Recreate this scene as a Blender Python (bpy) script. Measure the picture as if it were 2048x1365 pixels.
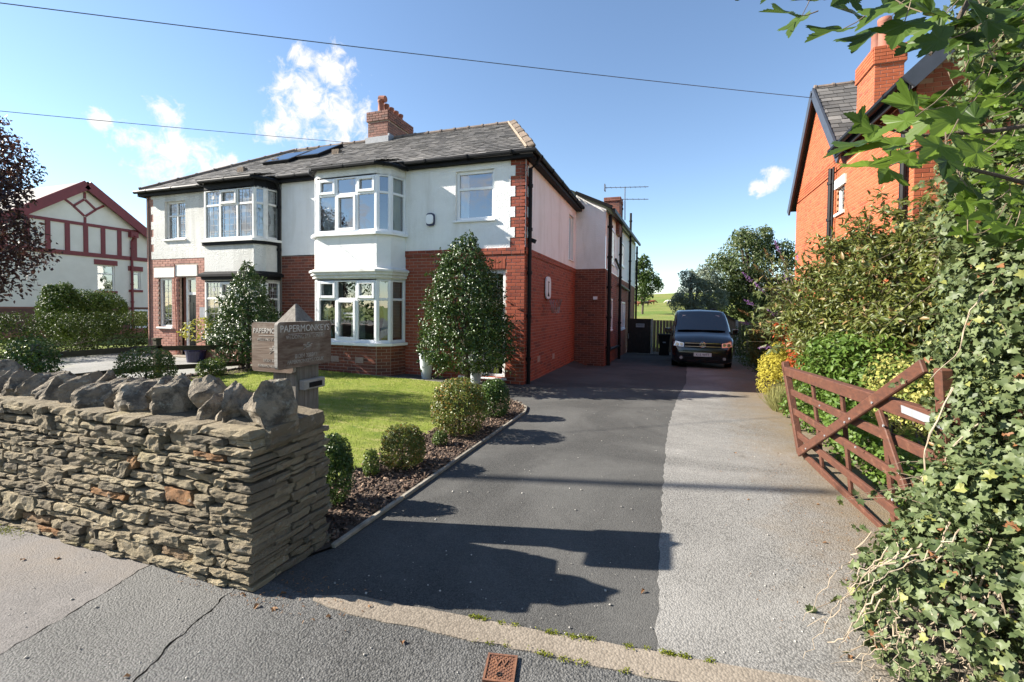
import bpy, math, random
import numpy as np
from mathutils import Vector, Matrix
random.seed(11)
rng = np.random.default_rng(11)
for o in list(bpy.data.objects):
    bpy.data.objects.remove(o)
S = bpy.context.scene
COL = S.collection

# ------------------------------------------------------------ camera, sky, sun
R = math.radians
FPX, CX, CY, EYE = 910.0, 1024.0, 642.0, 1.69
CAMM = (Matrix.Rotation(R(18.98), 3, 'Z') @ Matrix.Rotation(R(90 - 1.6), 3, 'X') @ Matrix.Rotation(R(0.6), 3, 'Z'))
cd = bpy.data.cameras.new('camera')
cd.lens = 36.0 * FPX / 2048.0
cd.sensor_width = 36.0
cd.sensor_fit = 'HORIZONTAL'
cd.shift_y = -(682.5 - CY) / 2048.0
cd.clip_start = 0.05
cd.clip_end = 2000
cam = bpy.data.objects.new('camera', cd)
cam.matrix_world = Matrix.Translation((0, 0, EYE)) @ CAMM.to_4x4()
COL.objects.link(cam)
S.camera = cam

def ray(px, py):
    return CAMM @ Vector(((px - CX) / FPX, -(py - CY) / FPX, -1.0))
CAMP = Vector((0, 0, EYE))
def onG(px, py, z=0.0):
    d = ray(px, py); return CAMP + d * ((z - EYE) / d.z)
def onY(px, py, y):
    d = ray(px, py); return CAMP + d * (y / d.y)
def onX(px, py, x):
    d = ray(px, py); return CAMP + d * (x / d.x)
def deep(px, py, zc):
    return CAMP + ray(px, py) * zc

SUN_EL = R(30.4)
SUN_TO = Vector((-0.9703, -0.2419, 0)).normalized() * math.cos(SUN_EL) + Vector((0, 0, math.sin(SUN_EL)))
W = bpy.data.worlds.new('World'); S.world = W; W.use_nodes = True
wt = W.node_tree; wt.nodes.clear()
def wn(t, **k):
    n = wt.nodes.new(t)
    for a, b in k.items(): setattr(n, a, b)
    return n
sky = wn('ShaderNodeTexSky', sky_type='NISHITA', sun_disc=False, sun_elevation=SUN_EL,
         sun_rotation=math.atan2(SUN_TO.x, SUN_TO.y) % (2 * math.pi), altitude=150, air_density=1.0, dust_density=0.08, ozone_density=2.2)
bg = wn('ShaderNodeBackground'); bg.inputs['Strength'].default_value = 0.076
wt.links.new(sky.outputs[0], bg.inputs['Color'])
bgc = wn('ShaderNodeBackground'); bgc.inputs['Color'].default_value = (1.0, 0.985, 0.97, 1); bgc.inputs['Strength'].default_value = 0.36
mixw = wn('ShaderNodeMixShader'); outw = wn('ShaderNodeOutputWorld')
wt.links.new(bg.outputs[0], mixw.inputs[1]); wt.links.new(bgc.outputs[0], mixw.inputs[2]); wt.links.new(mixw.outputs[0], outw.inputs[0])
wtc = wn('ShaderNodeTexCoord')
def wmath(op, a, b=None, clamp=False):
    n = wn('ShaderNodeMath', operation=op, use_clamp=clamp)
    for i, v in enumerate((a, b)):
        if v is None: continue
        if isinstance(v, (int, float)): n.inputs[i].default_value = v
        else: wt.links.new(v, n.inputs[i])
    return n.outputs[0]
# cumulus: soft bodies at their bearings in the sky, broken up by noise; a thin scatter of the same goes all round
lobes = [(680, 240, 105), (620, 210, 100), (665, 150, 60), (545, 265, 45), (580, 240, 70),
         (285, 292, 52), (345, 300, 70), (410, 322, 62), (335, 240, 40), (445, 335, 40), (1517, 373, 24), (1546, 362, 28), (605, 115, 34), (205, 240, 20)]
for az, el, rr in ((160, 14, 220), (195, 22, 260), (120, 25, 200), (230, 16, 240), (262, 30, 180), (75, 20, 160), (275, 14, 110)):
    lobes.append((Vector((math.sin(R(az)) * math.cos(R(el)), math.cos(R(az)) * math.cos(R(el)), math.sin(R(el)))), rr))
acc = None
for l in lobes:
    if len(l) == 3: c = ray(l[0], l[1]).normalized(); rr = l[2] / FPX * 0.85
    else: c = l[0]; rr = l[1] / FPX
    d = wn('ShaderNodeVectorMath', operation='DISTANCE'); wt.links.new(wtc.outputs['Generated'], d.inputs[0]); d.inputs[1].default_value = c
    v = wmath('SUBTRACT', 1.0, wmath('DIVIDE', d.outputs['Value'], rr))
    acc = v if acc is None else wmath('MAXIMUM', acc, v)
acc = wmath('MAXIMUM', acc, -0.8)
def wnoise(sc, det, ro):
    n = wn('ShaderNodeTexNoise'); n.inputs['Scale'].default_value = sc; n.inputs['Detail'].default_value = det; n.inputs['Roughness'].default_value = ro; n.inputs['Distortion'].default_value = .4
    wt.links.new(wtc.outputs['Generated'], n.inputs['Vector']); return wmath('SUBTRACT', n.outputs['Fac'], 0.5)
cf = wmath('ADD', wmath('MULTIPLY', wnoise(11, 3, .5), 1.6), wmath('MULTIPLY', wnoise(34, 10, .68), 2.2))
cf = wmath('ADD', wmath('MULTIPLY', acc, 0.9), cf)
cf = wmath('DIVIDE', wmath('SUBTRACT', cf, 0.22), 0.5, clamp=True)
cf = wmath('MULTIPLY', wmath('POWER', cf, 1.2), 0.97)
wt.links.new(cf, mixw.inputs[0])

sl = bpy.data.lights.new('sun', 'SUN'); sl.energy = 5.0; sl.angle = R(0.53); sl.color = (1.0, 0.93, 0.82)
so = bpy.data.objects.new('sun', sl); so.rotation_euler = SUN_TO.to_track_quat('Z', 'Y').to_euler(); so.location = (-20, -6, 20)
COL.objects.link(so)
vs = S.view_settings
vs.view_transform = 'Standard'; vs.look = 'None'; vs.gamma = 1; vs.exposure = 1.65; vs.use_curve_mapping = False

# ------------------------------------------------------------ helpers
def tag(o, label=None, cat=None, group=None, kind=None):
    if label: o['label'] = label
    if cat: o['category'] = cat
    if group: o['group'] = group
    if kind: o['kind'] = kind
    return o
def parent(o, p):
    o.parent = p
    if p is not None: o.matrix_parent_inverse = wmat(p).inverted()
    return o
def wmat(p):
    m = p.matrix_basis.copy()
    if p.parent: m = wmat(p.parent) @ p.matrix_parent_inverse @ m
    return m
def thing(name, label, cat, loc=(0, 0, 0), group=None):
    o = bpy.data.objects.new(name, None); o.empty_display_size = 0.2; o.location = loc
    COL.objects.link(o); return tag(o, label, cat, group)
def link(name, me, par=None, mat=None, smooth=False, kind=None):
    o = bpy.data.objects.new(name, me); COL.objects.link(o)
    if mat and not me.materials: me.materials.append(mat)
    if smooth: me.shade_smooth()
    if par is not None: parent(o, par)
    if kind: o['kind'] = kind
    return o
class MB:
    def __init__(s): s.v = []; s.f = []
    def add(s, vs, fs):
        b = len(s.v); s.v.extend([tuple(v) for v in vs]); s.f.extend([tuple(i + b for i in f) for f in fs]); return s
    def quad(s, a, b, c, d): return s.add((a, b, c, d), ((0, 1, 2, 3),))
    def box(s, x0, x1, y0, y1, z0, z1):
        return s.add([(x, y, z) for z in (z0, z1) for y in (y0, y1) for x in (x0, x1)],
                     [(0, 2, 3, 1), (4, 5, 7, 6), (0, 1, 5, 4), (2, 6, 7, 3), (0, 4, 6, 2), (1, 3, 7, 5)])
    def obox(s, c, u, v, w):      # centre and three half-axis vectors
        c, u, v, w = map(Vector, (c, u, v, w))
        return s.add([c + a * u + b * v + d * w for d in (-1, 1) for b in (-1, 1) for a in (-1, 1)],
                     [(0, 2, 3, 1), (4, 5, 7, 6), (0, 1, 5, 4), (2, 6, 7, 3), (0, 4, 6, 2), (1, 3, 7, 5)])
    def bar(s, a, b, w, h, up=(0, 0, 1)):   # rectangular bar from a to b, w sideways, h along up
        a, b = Vector(a), Vector(b); d = (b - a); L = d.length; d.normalize()
        up = Vector(up); sd = d.cross(up)
        if sd.length < 1e-4: sd = d.cross(Vector((0, 1, 0)))
        sd.normalize(); u2 = sd.cross(d).normalized()
        return s.obox((a + b) / 2, d * L / 2, sd * w / 2, u2 * h / 2)
    def prism(s, poly, d):       # polygon of 3D points pushed along vector d
        n = len(poly); d = Vector(d); P = [Vector(p) for p in poly]
        return s.add(P + [p + d for p in P], [tuple(range(n))[::-1], tuple(range(n, 2 * n))] + [(i, (i + 1) % n, n + (i + 1) % n, n + i) for i in range(n)])
    def tube(s, pts, rad, n=8, cap=True):
        pts = [Vector(p) for p in pts]
        if not hasattr(rad, '__len__'): rad = [rad] * len(pts)
        b = len(s.v); ref = Vector((0.31, 0.17, 0.93))
        for i, p in enumerate(pts):
            t = (pts[min(i + 1, len(pts) - 1)] - pts[max(i - 1, 0)]).normalized()
            a = t.cross(ref)
            if a.length < 1e-3: a = t.cross(Vector((1, 0, 0)))
            a.normalize(); c = t.cross(a)
            for k in range(n):
                th = 2 * math.pi * k / n
                s.v.append(tuple(p + (a * math.cos(th) + c * math.sin(th)) * rad[i]))
        for i in range(len(pts) - 1):
            for k in range(n):
                s.f.append((b + i * n + k, b + i * n + (k + 1) % n, b + (i + 1) * n + (k + 1) % n, b + (i + 1) * n + k))
        if cap:
            s.f.append(tuple(b + k for k in range(n))[::-1]); s.f.append(tuple(b + (len(pts) - 1) * n + k for k in range(n)))
        return s
    def lathe(s, c, prof, n=20):       # profile (r, z) round a vertical axis at c
        c = Vector(c); b = len(s.v)
        for r, z in prof:
            for k in range(n):
                a = 2 * math.pi * k / n; s.v.append((c.x + r * math.cos(a), c.y + r * math.sin(a), c.z + z))
        for i in range(len(prof) - 1):
            for k in range(n):
                s.f.append((b + i * n + k, b + i * n + (k + 1) % n, b + (i + 1) * n + (k + 1) % n, b + (i + 1) * n + k))
        return s
    def mesh(s, name):
        me = bpy.data.meshes.new(name); me.from_pydata(s.v, [], s.f); me.update(); return me
    def build(s, name, mat, par=None, smooth=False, kind=None):
        return link(name, s.mesh(name), par, mat, smooth, kind)
def bevel(o, w, seg=1):
    m = o.modifiers.new('bevel', 'BEVEL'); m.width = w; m.segments = seg; m.limit_method = 'ANGLE'; return o
class Face:            # a vertical wall plane: u along it, d outwards, z up
    def __init__(s, a, b):
        s.a = Vector((a[0], a[1], 0)); e = Vector((b[0], b[1], 0)) - s.a; s.L = e.length; s.u = e.normalized(); s.n = Vector((s.u.y, -s.u.x, 0))
    def p(s, u, d, z): return s.a + s.u * u + s.n * d + Vector((0, 0, z))
    def box(s, m, u0, u1, d0, d1, z0, z1):
        return m.obox(s.p((u0 + u1) / 2, (d0 + d1) / 2, (z0 + z1) / 2), s.u * (u1 - u0) / 2, s.n * (d1 - d0) / 2, (0, 0, (z1 - z0) / 2))
    def sheet(s, m, u0, u1, z0, z1, holes=(), d=0.0, reveal=0.09):
        us = sorted({u0, u1} | {min(max(h[i], u0), u1) for h in holes for i in (0, 1)}); zs = sorted({z0, z1} | {min(max(h[i], z0), z1) for h in holes for i in (2, 3)})
        for i in range(len(us) - 1):
            for j in range(len(zs) - 1):
                cu, cz = (us[i] + us[i + 1]) / 2, (zs[j] + zs[j + 1]) / 2
                if any(h[0] < cu < h[1] and h[2] < cz < h[3] for h in holes): continue
                m.quad(s.p(us[i], d, zs[j]), s.p(us[i + 1], d, zs[j]), s.p(us[i + 1], d, zs[j + 1]), s.p(us[i], d, zs[j + 1]))
        for h in holes:
            a, b, c, e = max(h[0], u0), min(h[1], u1), max(h[2], z0), min(h[3], z1)
            if a >= b or c >= e: continue
            P = [(a, c), (b, c), (b, e), (a, e)]
            for k in range(4):
                q, r = P[k], P[(k + 1) % 4]
                m.quad(s.p(q[0], d, q[1]), s.p(r[0], d, r[1]), s.p(r[0], d - reveal, r[1]), s.p(q[0], d - reveal, q[1]))
        return m
def text_mesh(txt, size, squeeze=1.0, depth=0.0, align='CENTER'):
    c = bpy.data.curves.new('t', 'FONT'); c.body = txt; c.size = size; c.align_x = align; c.extrude = depth; c.resolution_u = 3
    o = bpy.data.objects.new('t', c); COL.objects.link(o)
    dg = bpy.context.evaluated_depsgraph_get()
    me = bpy.data.meshes.new_from_object(o.evaluated_get(dg)); bpy.data.objects.remove(o)
    me.materials.clear()
    for v in me.vertices: v.co.x *= squeeze
    return me
def place_text(name, txt, size, origin, u, v, mat, par, squeeze=1.0, depth=0.001):
    me = text_mesh(txt, size, squeeze, depth)
    u, v = Vector(u).normalized(), Vector(v).normalized(); n = u.cross(v)
    m = Matrix((u, v, n)).transposed().to_4x4(); m.translation = Vector(origin)
    me.transform(m)
    return link(name, me, par, mat)

# ------------------------------------------------------------ materials
def new_mat(name):
    m = bpy.data.materials.new(name); m.use_nodes = True; nt = m.node_tree; nt.nodes.clear(); return m, nt
class NT:
    def __init__(s, nt): s.nt = nt
    def n(s, t, **k):
        n = s.nt.nodes.new(t)
        for a, b in k.items(): setattr(n, a, b)
        return n
    def set(s, sock, v):
        if v is None: return
        if isinstance(v, bpy.types.NodeSocket): s.nt.links.new(v, sock)
        elif isinstance(v, tuple) and len(v) == 3 and sock.type == 'RGBA': sock.default_value = (*v, 1)
        else: sock.default_value = v
    def math(s, op, a, b=None, clamp=False):
        n = s.n('ShaderNodeMath', operation=op, use_clamp=clamp); s.set(n.inputs[0], a); s.set(n.inputs[1], b); return n.outputs[0]
    def mix(s, f, a, b, blend='MIX'):
        n = s.n('ShaderNodeMix', data_type='RGBA', blend_type=blend, clamp_factor=True)
        s.set(n.inputs[0], f); s.set(n.inputs[6], a); s.set(n.inputs[7], b); return n.outputs[2]
    def noise(s, vec, scale, detail=4, rough=0.55, dist=0.0):
        n = s.n('ShaderNodeTexNoise'); s.set(n.inputs['Vector'], vec); n.inputs['Scale'].default_value = scale; n.inputs['Detail'].default_value = detail
        n.inputs['Roughness'].default_value = rough; n.inputs['Distortion'].default_value = dist; return n.outputs['Fac']
    def voro(s, vec, scale, feature='F1', out='Distance'):
        n = s.n('ShaderNodeTexVoronoi', feature=feature); s.set(n.inputs['Vector'], vec); n.inputs['Scale'].default_value = scale; return n.outputs[out]
    def ramp(s, v, stops):
        n = s.n('ShaderNodeValToRGB'); s.set(n.inputs[0], v); e = n.color_ramp.elements
        while len(e) < len(stops): e.new(0.5)
        for i, (p, c) in enumerate(stops):
            e[i].position = p; e[i].color = (*c, 1) if isinstance(c, tuple) else (c, c, c, 1)
        return n.outputs[0]
    def rng(s, v, a, b, c=0.0, d=1.0):
        n = s.n('ShaderNodeMapRange', clamp=True); s.set(n.inputs[0], v); n.inputs[1].default_value = a; n.inputs[2].default_value = b; n.inputs[3].default_value = c; n.inputs[4].default_value = d; return n.outputs[0]
    def scale(s, vec, sc):
        n = s.n('ShaderNodeMapping'); s.set(n.inputs[0], vec); n.inputs['Scale'].default_value = sc; return n.outputs[0]
    def pos(s): return s.n('ShaderNodeNewGeometry').outputs['Position']
    def piece(s):
        g = s.n('ShaderNodeNewGeometry').outputs['Random Per Island']; o = s.n('ShaderNodeObjectInfo').outputs['Random']
        return s.math('FRACT', s.math('ADD', g, o))
    def bump(s, h, strength, dist=0.01, prev=None):
        n = s.n('ShaderNodeBump'); n.inputs['Strength'].default_value = strength; n.inputs['Distance'].default_value = dist; s.set(n.inputs['Height'], h); s.set(n.inputs['Normal'], prev); return n.outputs[0]
    def pbr(s, col, rough=0.8, normal=None, metal=0.0, spec=0.5, coat=0.0, out=True):
        b = s.n('ShaderNodeBsdfPrincipled'); s.set(b.inputs['Base Color'], col); s.set(b.inputs['Roughness'], rough); s.set(b.inputs['Normal'], normal)
        b.inputs['Metallic'].default_value = metal; b.inputs['Specular IOR Level'].default_value = spec; b.inputs['Coat Weight'].default_value = coat
        if out: s.out(b.outputs[0])
        return b.outputs[0]
    def out(s, sh):
        o = s.n('ShaderNodeOutputMaterial'); s.nt.links.new(sh, o.inputs[0])
def plain(name, c, c2=None, scale=6.0, rough=0.7, bump=0.0, bscale=40.0, bdist=0.01, metal=0.0, spec=0.5, vary=0.0, coat=0.0, detail=4):
    m, nt = new_mat(name); t = NT(nt); P = t.pos()
    col = t.mix(t.rng(t.noise(P, scale, detail), 0.3, 0.7), c, c2 or tuple(x * 0.75 for x in c))
    if vary:
        k = t.rng(t.piece(), 0, 1, 1 - vary, 1 + vary)
        n = t.n('ShaderNodeVectorMath', operation='SCALE'); t.set(n.inputs[0], col); t.set(n.inputs['Scale'], k); col = n.outputs[0]
    nm = t.bump(t.noise(P, bscale, 5, 0.6), bump, bdist) if bump else None
    t.pbr(col, rough, nm, metal, spec, coat); return m
def leafmat(name, c1, c2, trans=0.3, rough=0.45, spec=0.5, c3=None, f3=0.08):
    m, nt = new_mat(name); t = NT(nt); r = t.piece()
    col = t.mix(r, c1, c2)
    if c3: col = t.mix(t.math('LESS_THAN', t.math('FRACT', t.math('MULTIPLY', r, 7.31)), f3), col, c3)
    col = t.mix(t.rng(t.noise(t.pos(), 2.2, 3), 0.35, 0.7), col, t.mix(0.35, col, c1))
    a = t.pbr(col, rough, None, 0, spec, out=False)
    tr = t.n('ShaderNodeBsdfTranslucent'); t.set(tr.inputs[0], t.mix(0.5, col, tuple(min(1, x * 2.0) for x in c2)))
    mx = t.n('ShaderNodeMixShader'); mx.inputs[0].default_value = trans; nt.links.new(a, mx.inputs[1]); nt.links.new(tr.outputs[0], mx.inputs[2]); t.out(mx.outputs[0])
    return m
def brickmat(name, c1, c2, c3, dirt=0.25):
    m, nt = new_mat(name); t = NT(nt); P = t.pos(); r = t.piece()
    col = t.ramp(r, [(0.0, c1), (0.45, c2), (0.8, c1), (1.0, c3)])
    col = t.mix(t.rng(t.noise(P, 3.0, 4), 0.5, 0.75, 0, dirt), col, tuple(x * 0.45 for x in c1))
    col = t.mix(t.rng(t.noise(P, 60, 3), 0.45, 0.7, 0, 0.35), col, tuple(x * 0.6 for x in c2))
    t.pbr(col, 0.72, t.bump(t.noise(P, 90, 4), 0.35, 0.004), 0, 0.35); return m
M = {}
M['brick_red'] = brickmat('brick_red', (0.26, 0.054, 0.028), (0.32, 0.074, 0.036), (0.15, 0.036, 0.024), .45)
M['brick_brown'] = brickmat('brick_brown', (0.17, 0.050, 0.032), (0.24, 0.070, 0.040), (0.10, 0.038, 0.030), 0.45)
M['brick_pink'] = brickmat('brick_pink', (0.36, 0.17, 0.125), (0.42, 0.20, 0.15), (0.25, 0.10, 0.08), 0.3)
M['brick_dark'] = brickmat('brick_dark', (0.20, 0.085, 0.06), (0.26, 0.11, 0.08), (0.11, 0.06, 0.05), 0.5)
M['mortar'] = plain('mortar', (0.42, 0.33, 0.27), (0.30, 0.22, 0.18), 9, 0.95, 0.4, 120)
M['mortar_red'] = plain('mortar_red', (0.40, 0.25, 0.19), (0.28, 0.16, 0.11), 9, 0.95, 0.4, 120)
def rendermat(name, c, c2, coarse):
    m, nt = new_mat(name); t = NT(nt); P = t.pos()
    st = t.noise(t.scale(P, (2.5, 2.5, 0.35)), 1.4, 5, 0.6)
    col = t.mix(t.rng(st, 0.5, 0.78, 0, 0.65), c, c2); col = t.mix(t.rng(t.noise(P, 1.1, 6, .65), .5, .75, 0, .4), col, c2)
    h = t.math('ADD', t.noise(P, 34, 4, 0.6), t.math('MULTIPLY', t.voro(P, 55, 'SMOOTH_F1'), -0.8))
    t.pbr(col, 0.9, t.bump(h, coarse, 0.02), 0, 0.2); return m
M['render_white'] = rendermat('render_white', (0.82, 0.82, 0.81), (0.60, 0.58, 0.54), 0.4)
M['render_grey'] = rendermat('render_grey', (0.66, 0.66, 0.63), (0.36, 0.35, 0.31), 1.0)
M['render_bounce_tint'] = rendermat('render_bounce_tint', (0.78, 0.72, 0.73), (0.62, 0.57, 0.58), 0.2)  # white render tinted with pink bounced light; no wall uses it
M['upvc'] = plain('upvc', (0.83, 0.84, 0.86), (0.78, 0.79, 0.81), 3, 0.3, spec=0.5)
M['paint_white'] = plain('paint_white', (0.76, 0.76, 0.74), (0.62, 0.61, 0.57), 7, 0.5, 0.1, 30)
M['black_paint'] = plain('black_paint', (0.008, 0.008, 0.009), (0.014, 0.014, 0.015), 8, 0.6, 0.1, 25, spec=.12)
M['black_plastic'] = plain('black_plastic', (0.007, 0.007, 0.008), (0.012, 0.012, 0.013), 8, 0.5, spec=.18)
M['soffit_dark'] = plain('soffit_dark', (0.03, 0.028, 0.026), (0.05, 0.045, 0.04), 8, 0.7)
M['lead'] = plain('lead', (0.30, 0.31, 0.33), (0.22, 0.23, 0.25), 5, 0.6, 0.2, 15)
M['slate'] = plain('slate', (0.145, 0.135, 0.125), (0.085, 0.08, 0.077), 1.6, 0.75, 0.5, 30, 0.012, vary=0.38)
M['ridge'] = plain('ridge', (0.20, 0.15, 0.12), (0.11, 0.09, 0.08), 5, 0.9, 0.5, 30, vary=0.2)
M['hip_cement'] = plain('hip_cement', (0.17, 0.125, 0.09), (0.10, 0.078, 0.06), 9, 0.95, 0.8, 22, 0.02, vary=0.4)
M['hip_mortar'] = plain('hip_mortar', (0.34, 0.27, 0.20), (0.24, 0.18, 0.13), 9, .95, .8, 22, .02)
M['terracotta'] = plain('terracotta', (0.30, 0.10, 0.06), (0.17, 0.07, 0.05), 5, 0.8, 0.3, 30, vary=0.2)
M['interior'] = plain('interior', (0.16, 0.15, 0.14), None, 1, 0.9)
M['curtain'] = plain('curtain', (0.36, 0.44, 0.40), (0.28, 0.36, 0.33), 3, 0.9, 0.2, 60)
M['curtain_white'] = plain('curtain_white', (0.66, 0.68, 0.68), (0.55, 0.57, 0.58), 3, 0.9)
M['curtain_red'] = plain('curtain_red', (0.26, 0.07, 0.06), (0.18, 0.05, 0.05), 3, 0.9)
def glassmat(name, refl=0.25, tint=(0.85, 0.9, 0.9)):
    m, nt = new_mat(name); t = NT(nt)
    g = t.n('ShaderNodeBsdfGlossy'); g.inputs['Roughness'].default_value = 0.0; g.inputs['Color'].default_value = (0.95, 0.97, 1, 1)
    t.set(g.inputs['Normal'], t.bump(t.noise(t.pos(), 1.7, 2), 0.05, 0.05))
    tr = t.n('ShaderNodeBsdfTransparent'); tr.inputs[0].default_value = (*tint, 1)
    lw = t.n('ShaderNodeLayerWeight'); lw.inputs['Blend'].default_value = 0.35
    f = t.math('ADD', t.math('MULTIPLY', lw.outputs['Fresnel'], 0.8), refl, clamp=True)
    mx = t.n('ShaderNodeMixShader'); t.set(mx.inputs[0], f); nt.links.new(tr.outputs[0], mx.inputs[1]); nt.links.new(g.outputs[0], mx.inputs[2]); t.out(mx.outputs[0]); return m
M['glass'] = glassmat('glass')
M['glass_dark'] = glassmat('glass_dark', 0.15, (0.3, 0.33, 0.36))
M['leadcame'] = plain('leadcame', (0.5, 0.5, 0.5), (0.3, 0.3, 0.3), 9, 0.5)
# ------------------------------------------------------------ foliage helpers
def proto_oval(w=0.5, fold=0.12, curl=0.08):
    v = [(0, 0, 0), (-w * .5, .35, fold), (0, .38, 0), (w * .5, .35, fold), (-w * .35, .72, fold * .7 - curl), (0, .75, -curl), (w * .35, .72, fold * .7 - curl), (0, 1, -2.2 * curl)]
    f = [(0, 2, 1), (0, 3, 2), (1, 2, 5, 4), (2, 3, 6, 5), (4, 5, 7), (5, 6, 7)]
    return np.array(v, float), f
def proto_blade():
    return np.array([(-.5, 0, 0), (.5, 0, 0), (.3, .6, .05), (-.3, .6, .05), (0, 1, .2)], float), [(0, 1, 2, 3), (3, 2, 4)]
def proto_ivy(k=0):
    o = [(0, .05), (.30, -.10), (.46, .14), (.36, .34), (.56, .60), (.24, .58), (.0, 1.0)] if k == 0 else [(0, .08), (.34, -.06), (.50, .26), (.34, .48), (.30, .62), (.14, .74), (.0, 1.05)]
    v = [(0, .36, 0)] + [(x, y, .30 * abs(x) - .20 * y * y + .05 * math.sin(7 * y)) for x, y in o] + [(-x, y, .20 * abs(x) - .16 * y * y - .05 * math.sin(5 * y)) for x, y in o[-2:0:-1]]
    n = len(v) - 1
    return np.array(v, float), [(0, 1 + i, 1 + (i + 1) % n) for i in range(n)]
def proto_maple():
    h = [(0, .02), (.10, -.05), (.20, -.06), (.27, -.01), (.33, .0), (.40, .07), (.37, .13), (.43, .19), (.37, .235), (.42, .27), (.50, .30), (.53, .37), (.60, .42), (.62, .50), (.54, .51), (.52, .58), (.44, .55), (.36, .57), (.28, .53), (.22, .555), (.25, .63), (.21, .67), (.23, .745), (.17, .78), (.15, .86), (.08, .90), (.06, .97), (0, 1.04)]
    h = [(x * 1.05, y) for x, y in h]
    P = h + [(-x, y) for x, y in h[-2:0:-1]]
    v = [(0, .22, 0.0)] + [(x, y, .16 * abs(x) + .03 * math.sin(9 * x + 5 * y) - .16 * y * y) for x, y in P]; n = len(P)
    return np.array(v, float), [(0, 1 + i, 1 + (i + 1) % n) for i in range(n)]
def proto_chip():
    return np.array([(-.5, 0, 0), (.5, .05, 0), (.45, 1, 0), (-.4, .95, 0), (-.45, .02, .16), (.46, .06, .2), (.4, .98, .16), (-.36, .9, .2)], float), [(4, 5, 6, 7), (0, 1, 5, 4), (1, 2, 6, 5), (2, 3, 7, 6), (3, 0, 4, 7)]
def unit(a):
    return a / np.maximum(np.linalg.norm(a, axis=1, keepdims=True), 1e-9)
def frames(nrm, tip):
    z = unit(nrm); y = tip - z * np.sum(tip * z, axis=1, keepdims=True); y = unit(y); x = np.cross(y, z)
    return np.stack([x, y, z], axis=2)
def inst_mesh(name, proto, Rm, loc, size):
    V, Fc = proto; N = len(loc); nv = len(V)
    if not hasattr(size, '__len__'): size = np.full(N, size)
    P = np.einsum('nij,kj->nki', Rm, V) * np.asarray(size)[:, None, None] + loc[:, None, :]
    me = bpy.data.meshes.new(name)
    ls = np.concatenate([np.array(f) for f in Fc]); lens = np.array([len(f) for f in Fc])
    loops = (ls[None, :] + (np.arange(N) * nv)[:, None]).ravel()
    tot = np.tile(lens, N); st = np.concatenate([[0], np.cumsum(tot)[:-1]])
    me.vertices.add(N * nv); me.vertices.foreach_set('co', P.reshape(-1).astype(np.float32))
    me.loops.add(len(loops)); me.loops.foreach_set('vertex_index', loops.astype(np.int32))
    me.polygons.add(len(tot)); me.polygons.foreach_set('loop_start', st.astype(np.int32)); me.polygons.foreach_set('loop_total', tot.astype(np.int32))
    me.update(calc_edges=True); return me
def proto_mesh(name, proto):
    me = bpy.data.meshes.new(name); me.from_pydata([tuple(v) for v in proto[0]], [], proto[1]); me.update(); return me
def lump_pts(lumps, N, shell=(0.72, 1.04), keep=0.6, zmin=None):
    L = np.array([[*c, *(r if hasattr(r, '__len__') else (r, r, r))] for c, r in lumps], float)
    a = (L[:, 3] * L[:, 4] + L[:, 3] * L[:, 5] + L[:, 4] * L[:, 5]); a /= a.sum()
    out_p, out_n, got = [], [], 0
    while got < N:
        n = int(N * 1.6) + 64
        k = rng.choice(len(L), n, p=a); d = unit(rng.normal(size=(n, 3)))
        rr = shell[0] + (shell[1] - shell[0]) * rng.random(n) ** 0.6
        p = L[k, :3] + d * L[k, 3:] * rr[:, None]; nn = unit(d / L[k, 3:])
        ok = np.ones(n, bool)
        if len(L) < 400:
            for i in range(len(L)):
                q = np.linalg.norm((p - L[i, :3]) / L[i, 3:], axis=1)
                ok &= ~((q < keep) & (k != i))
        if zmin is not None: ok &= p[:, 2] > (zmin if not callable(zmin) else zmin(p))
        p, nn = p[ok], nn[ok]; out_p.append(p); out_n.append(nn); got += len(p)
        if not len(p): break
    return np.concatenate(out_p)[:N], np.concatenate(out_n)[:N]
def foliage(name, par, pts, nrm, size, proto, mat, out=1.0, up=0.3, rnd=0.7, droop=0.5, indiv=0, vary=0.35, sunw=0.0, stuff=False):
    N = len(pts)
    nn = unit(nrm * out + np.array([0, 0, up]) + rng.normal(size=(N, 3)) * rnd + np.array(SUN_TO) * sunw)
    tip = unit(rng.normal(size=(N, 3)) + nrm * 0.5 + np.array([0, 0, -droop]))
    Rm = frames(nn, tip); sz = size * (1 + vary * (rng.random(N) * 2 - 1))
    if indiv:
        d = np.linalg.norm(pts - np.array(CAMP), axis=1) / sz
        o = np.argsort(d); sel = o[:indiv]; rest = o[indiv:]
        me = proto_mesh('leaf', proto); me.materials.append(mat)
        for i in sel:
            ob = bpy.data.objects.new('leaf', me); COL.objects.link(ob)
            m = Matrix([list(r) for r in Rm[i] * sz[i]]).to_4x4(); m.translation = Vector(pts[i]); ob.matrix_basis = m
            parent(ob, par)
    else: rest = np.arange(N)
    if len(rest): return link(name, inst_mesh(name, proto, Rm[rest], pts[rest], sz[rest]), par, mat, kind='stuff' if stuff or (par is not None and indiv) else None)
def twigs(m, base, lumps, r0, n=5, wob=0.15):
    base = Vector(base)
    for c, r in lumps:
        c = Vector(c); pts = [base.lerp(c, i / n) + Vector((random.uniform(-1, 1), random.uniform(-1, 1), random.uniform(-.5, 1))) * wob * (0 if i == 0 else 1) * (c - base).length * .3 for i in range(n + 1)]
        m.tube(pts, [r0 * (1 - .85 * i / n) for i in range(n + 1)], 5)
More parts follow.
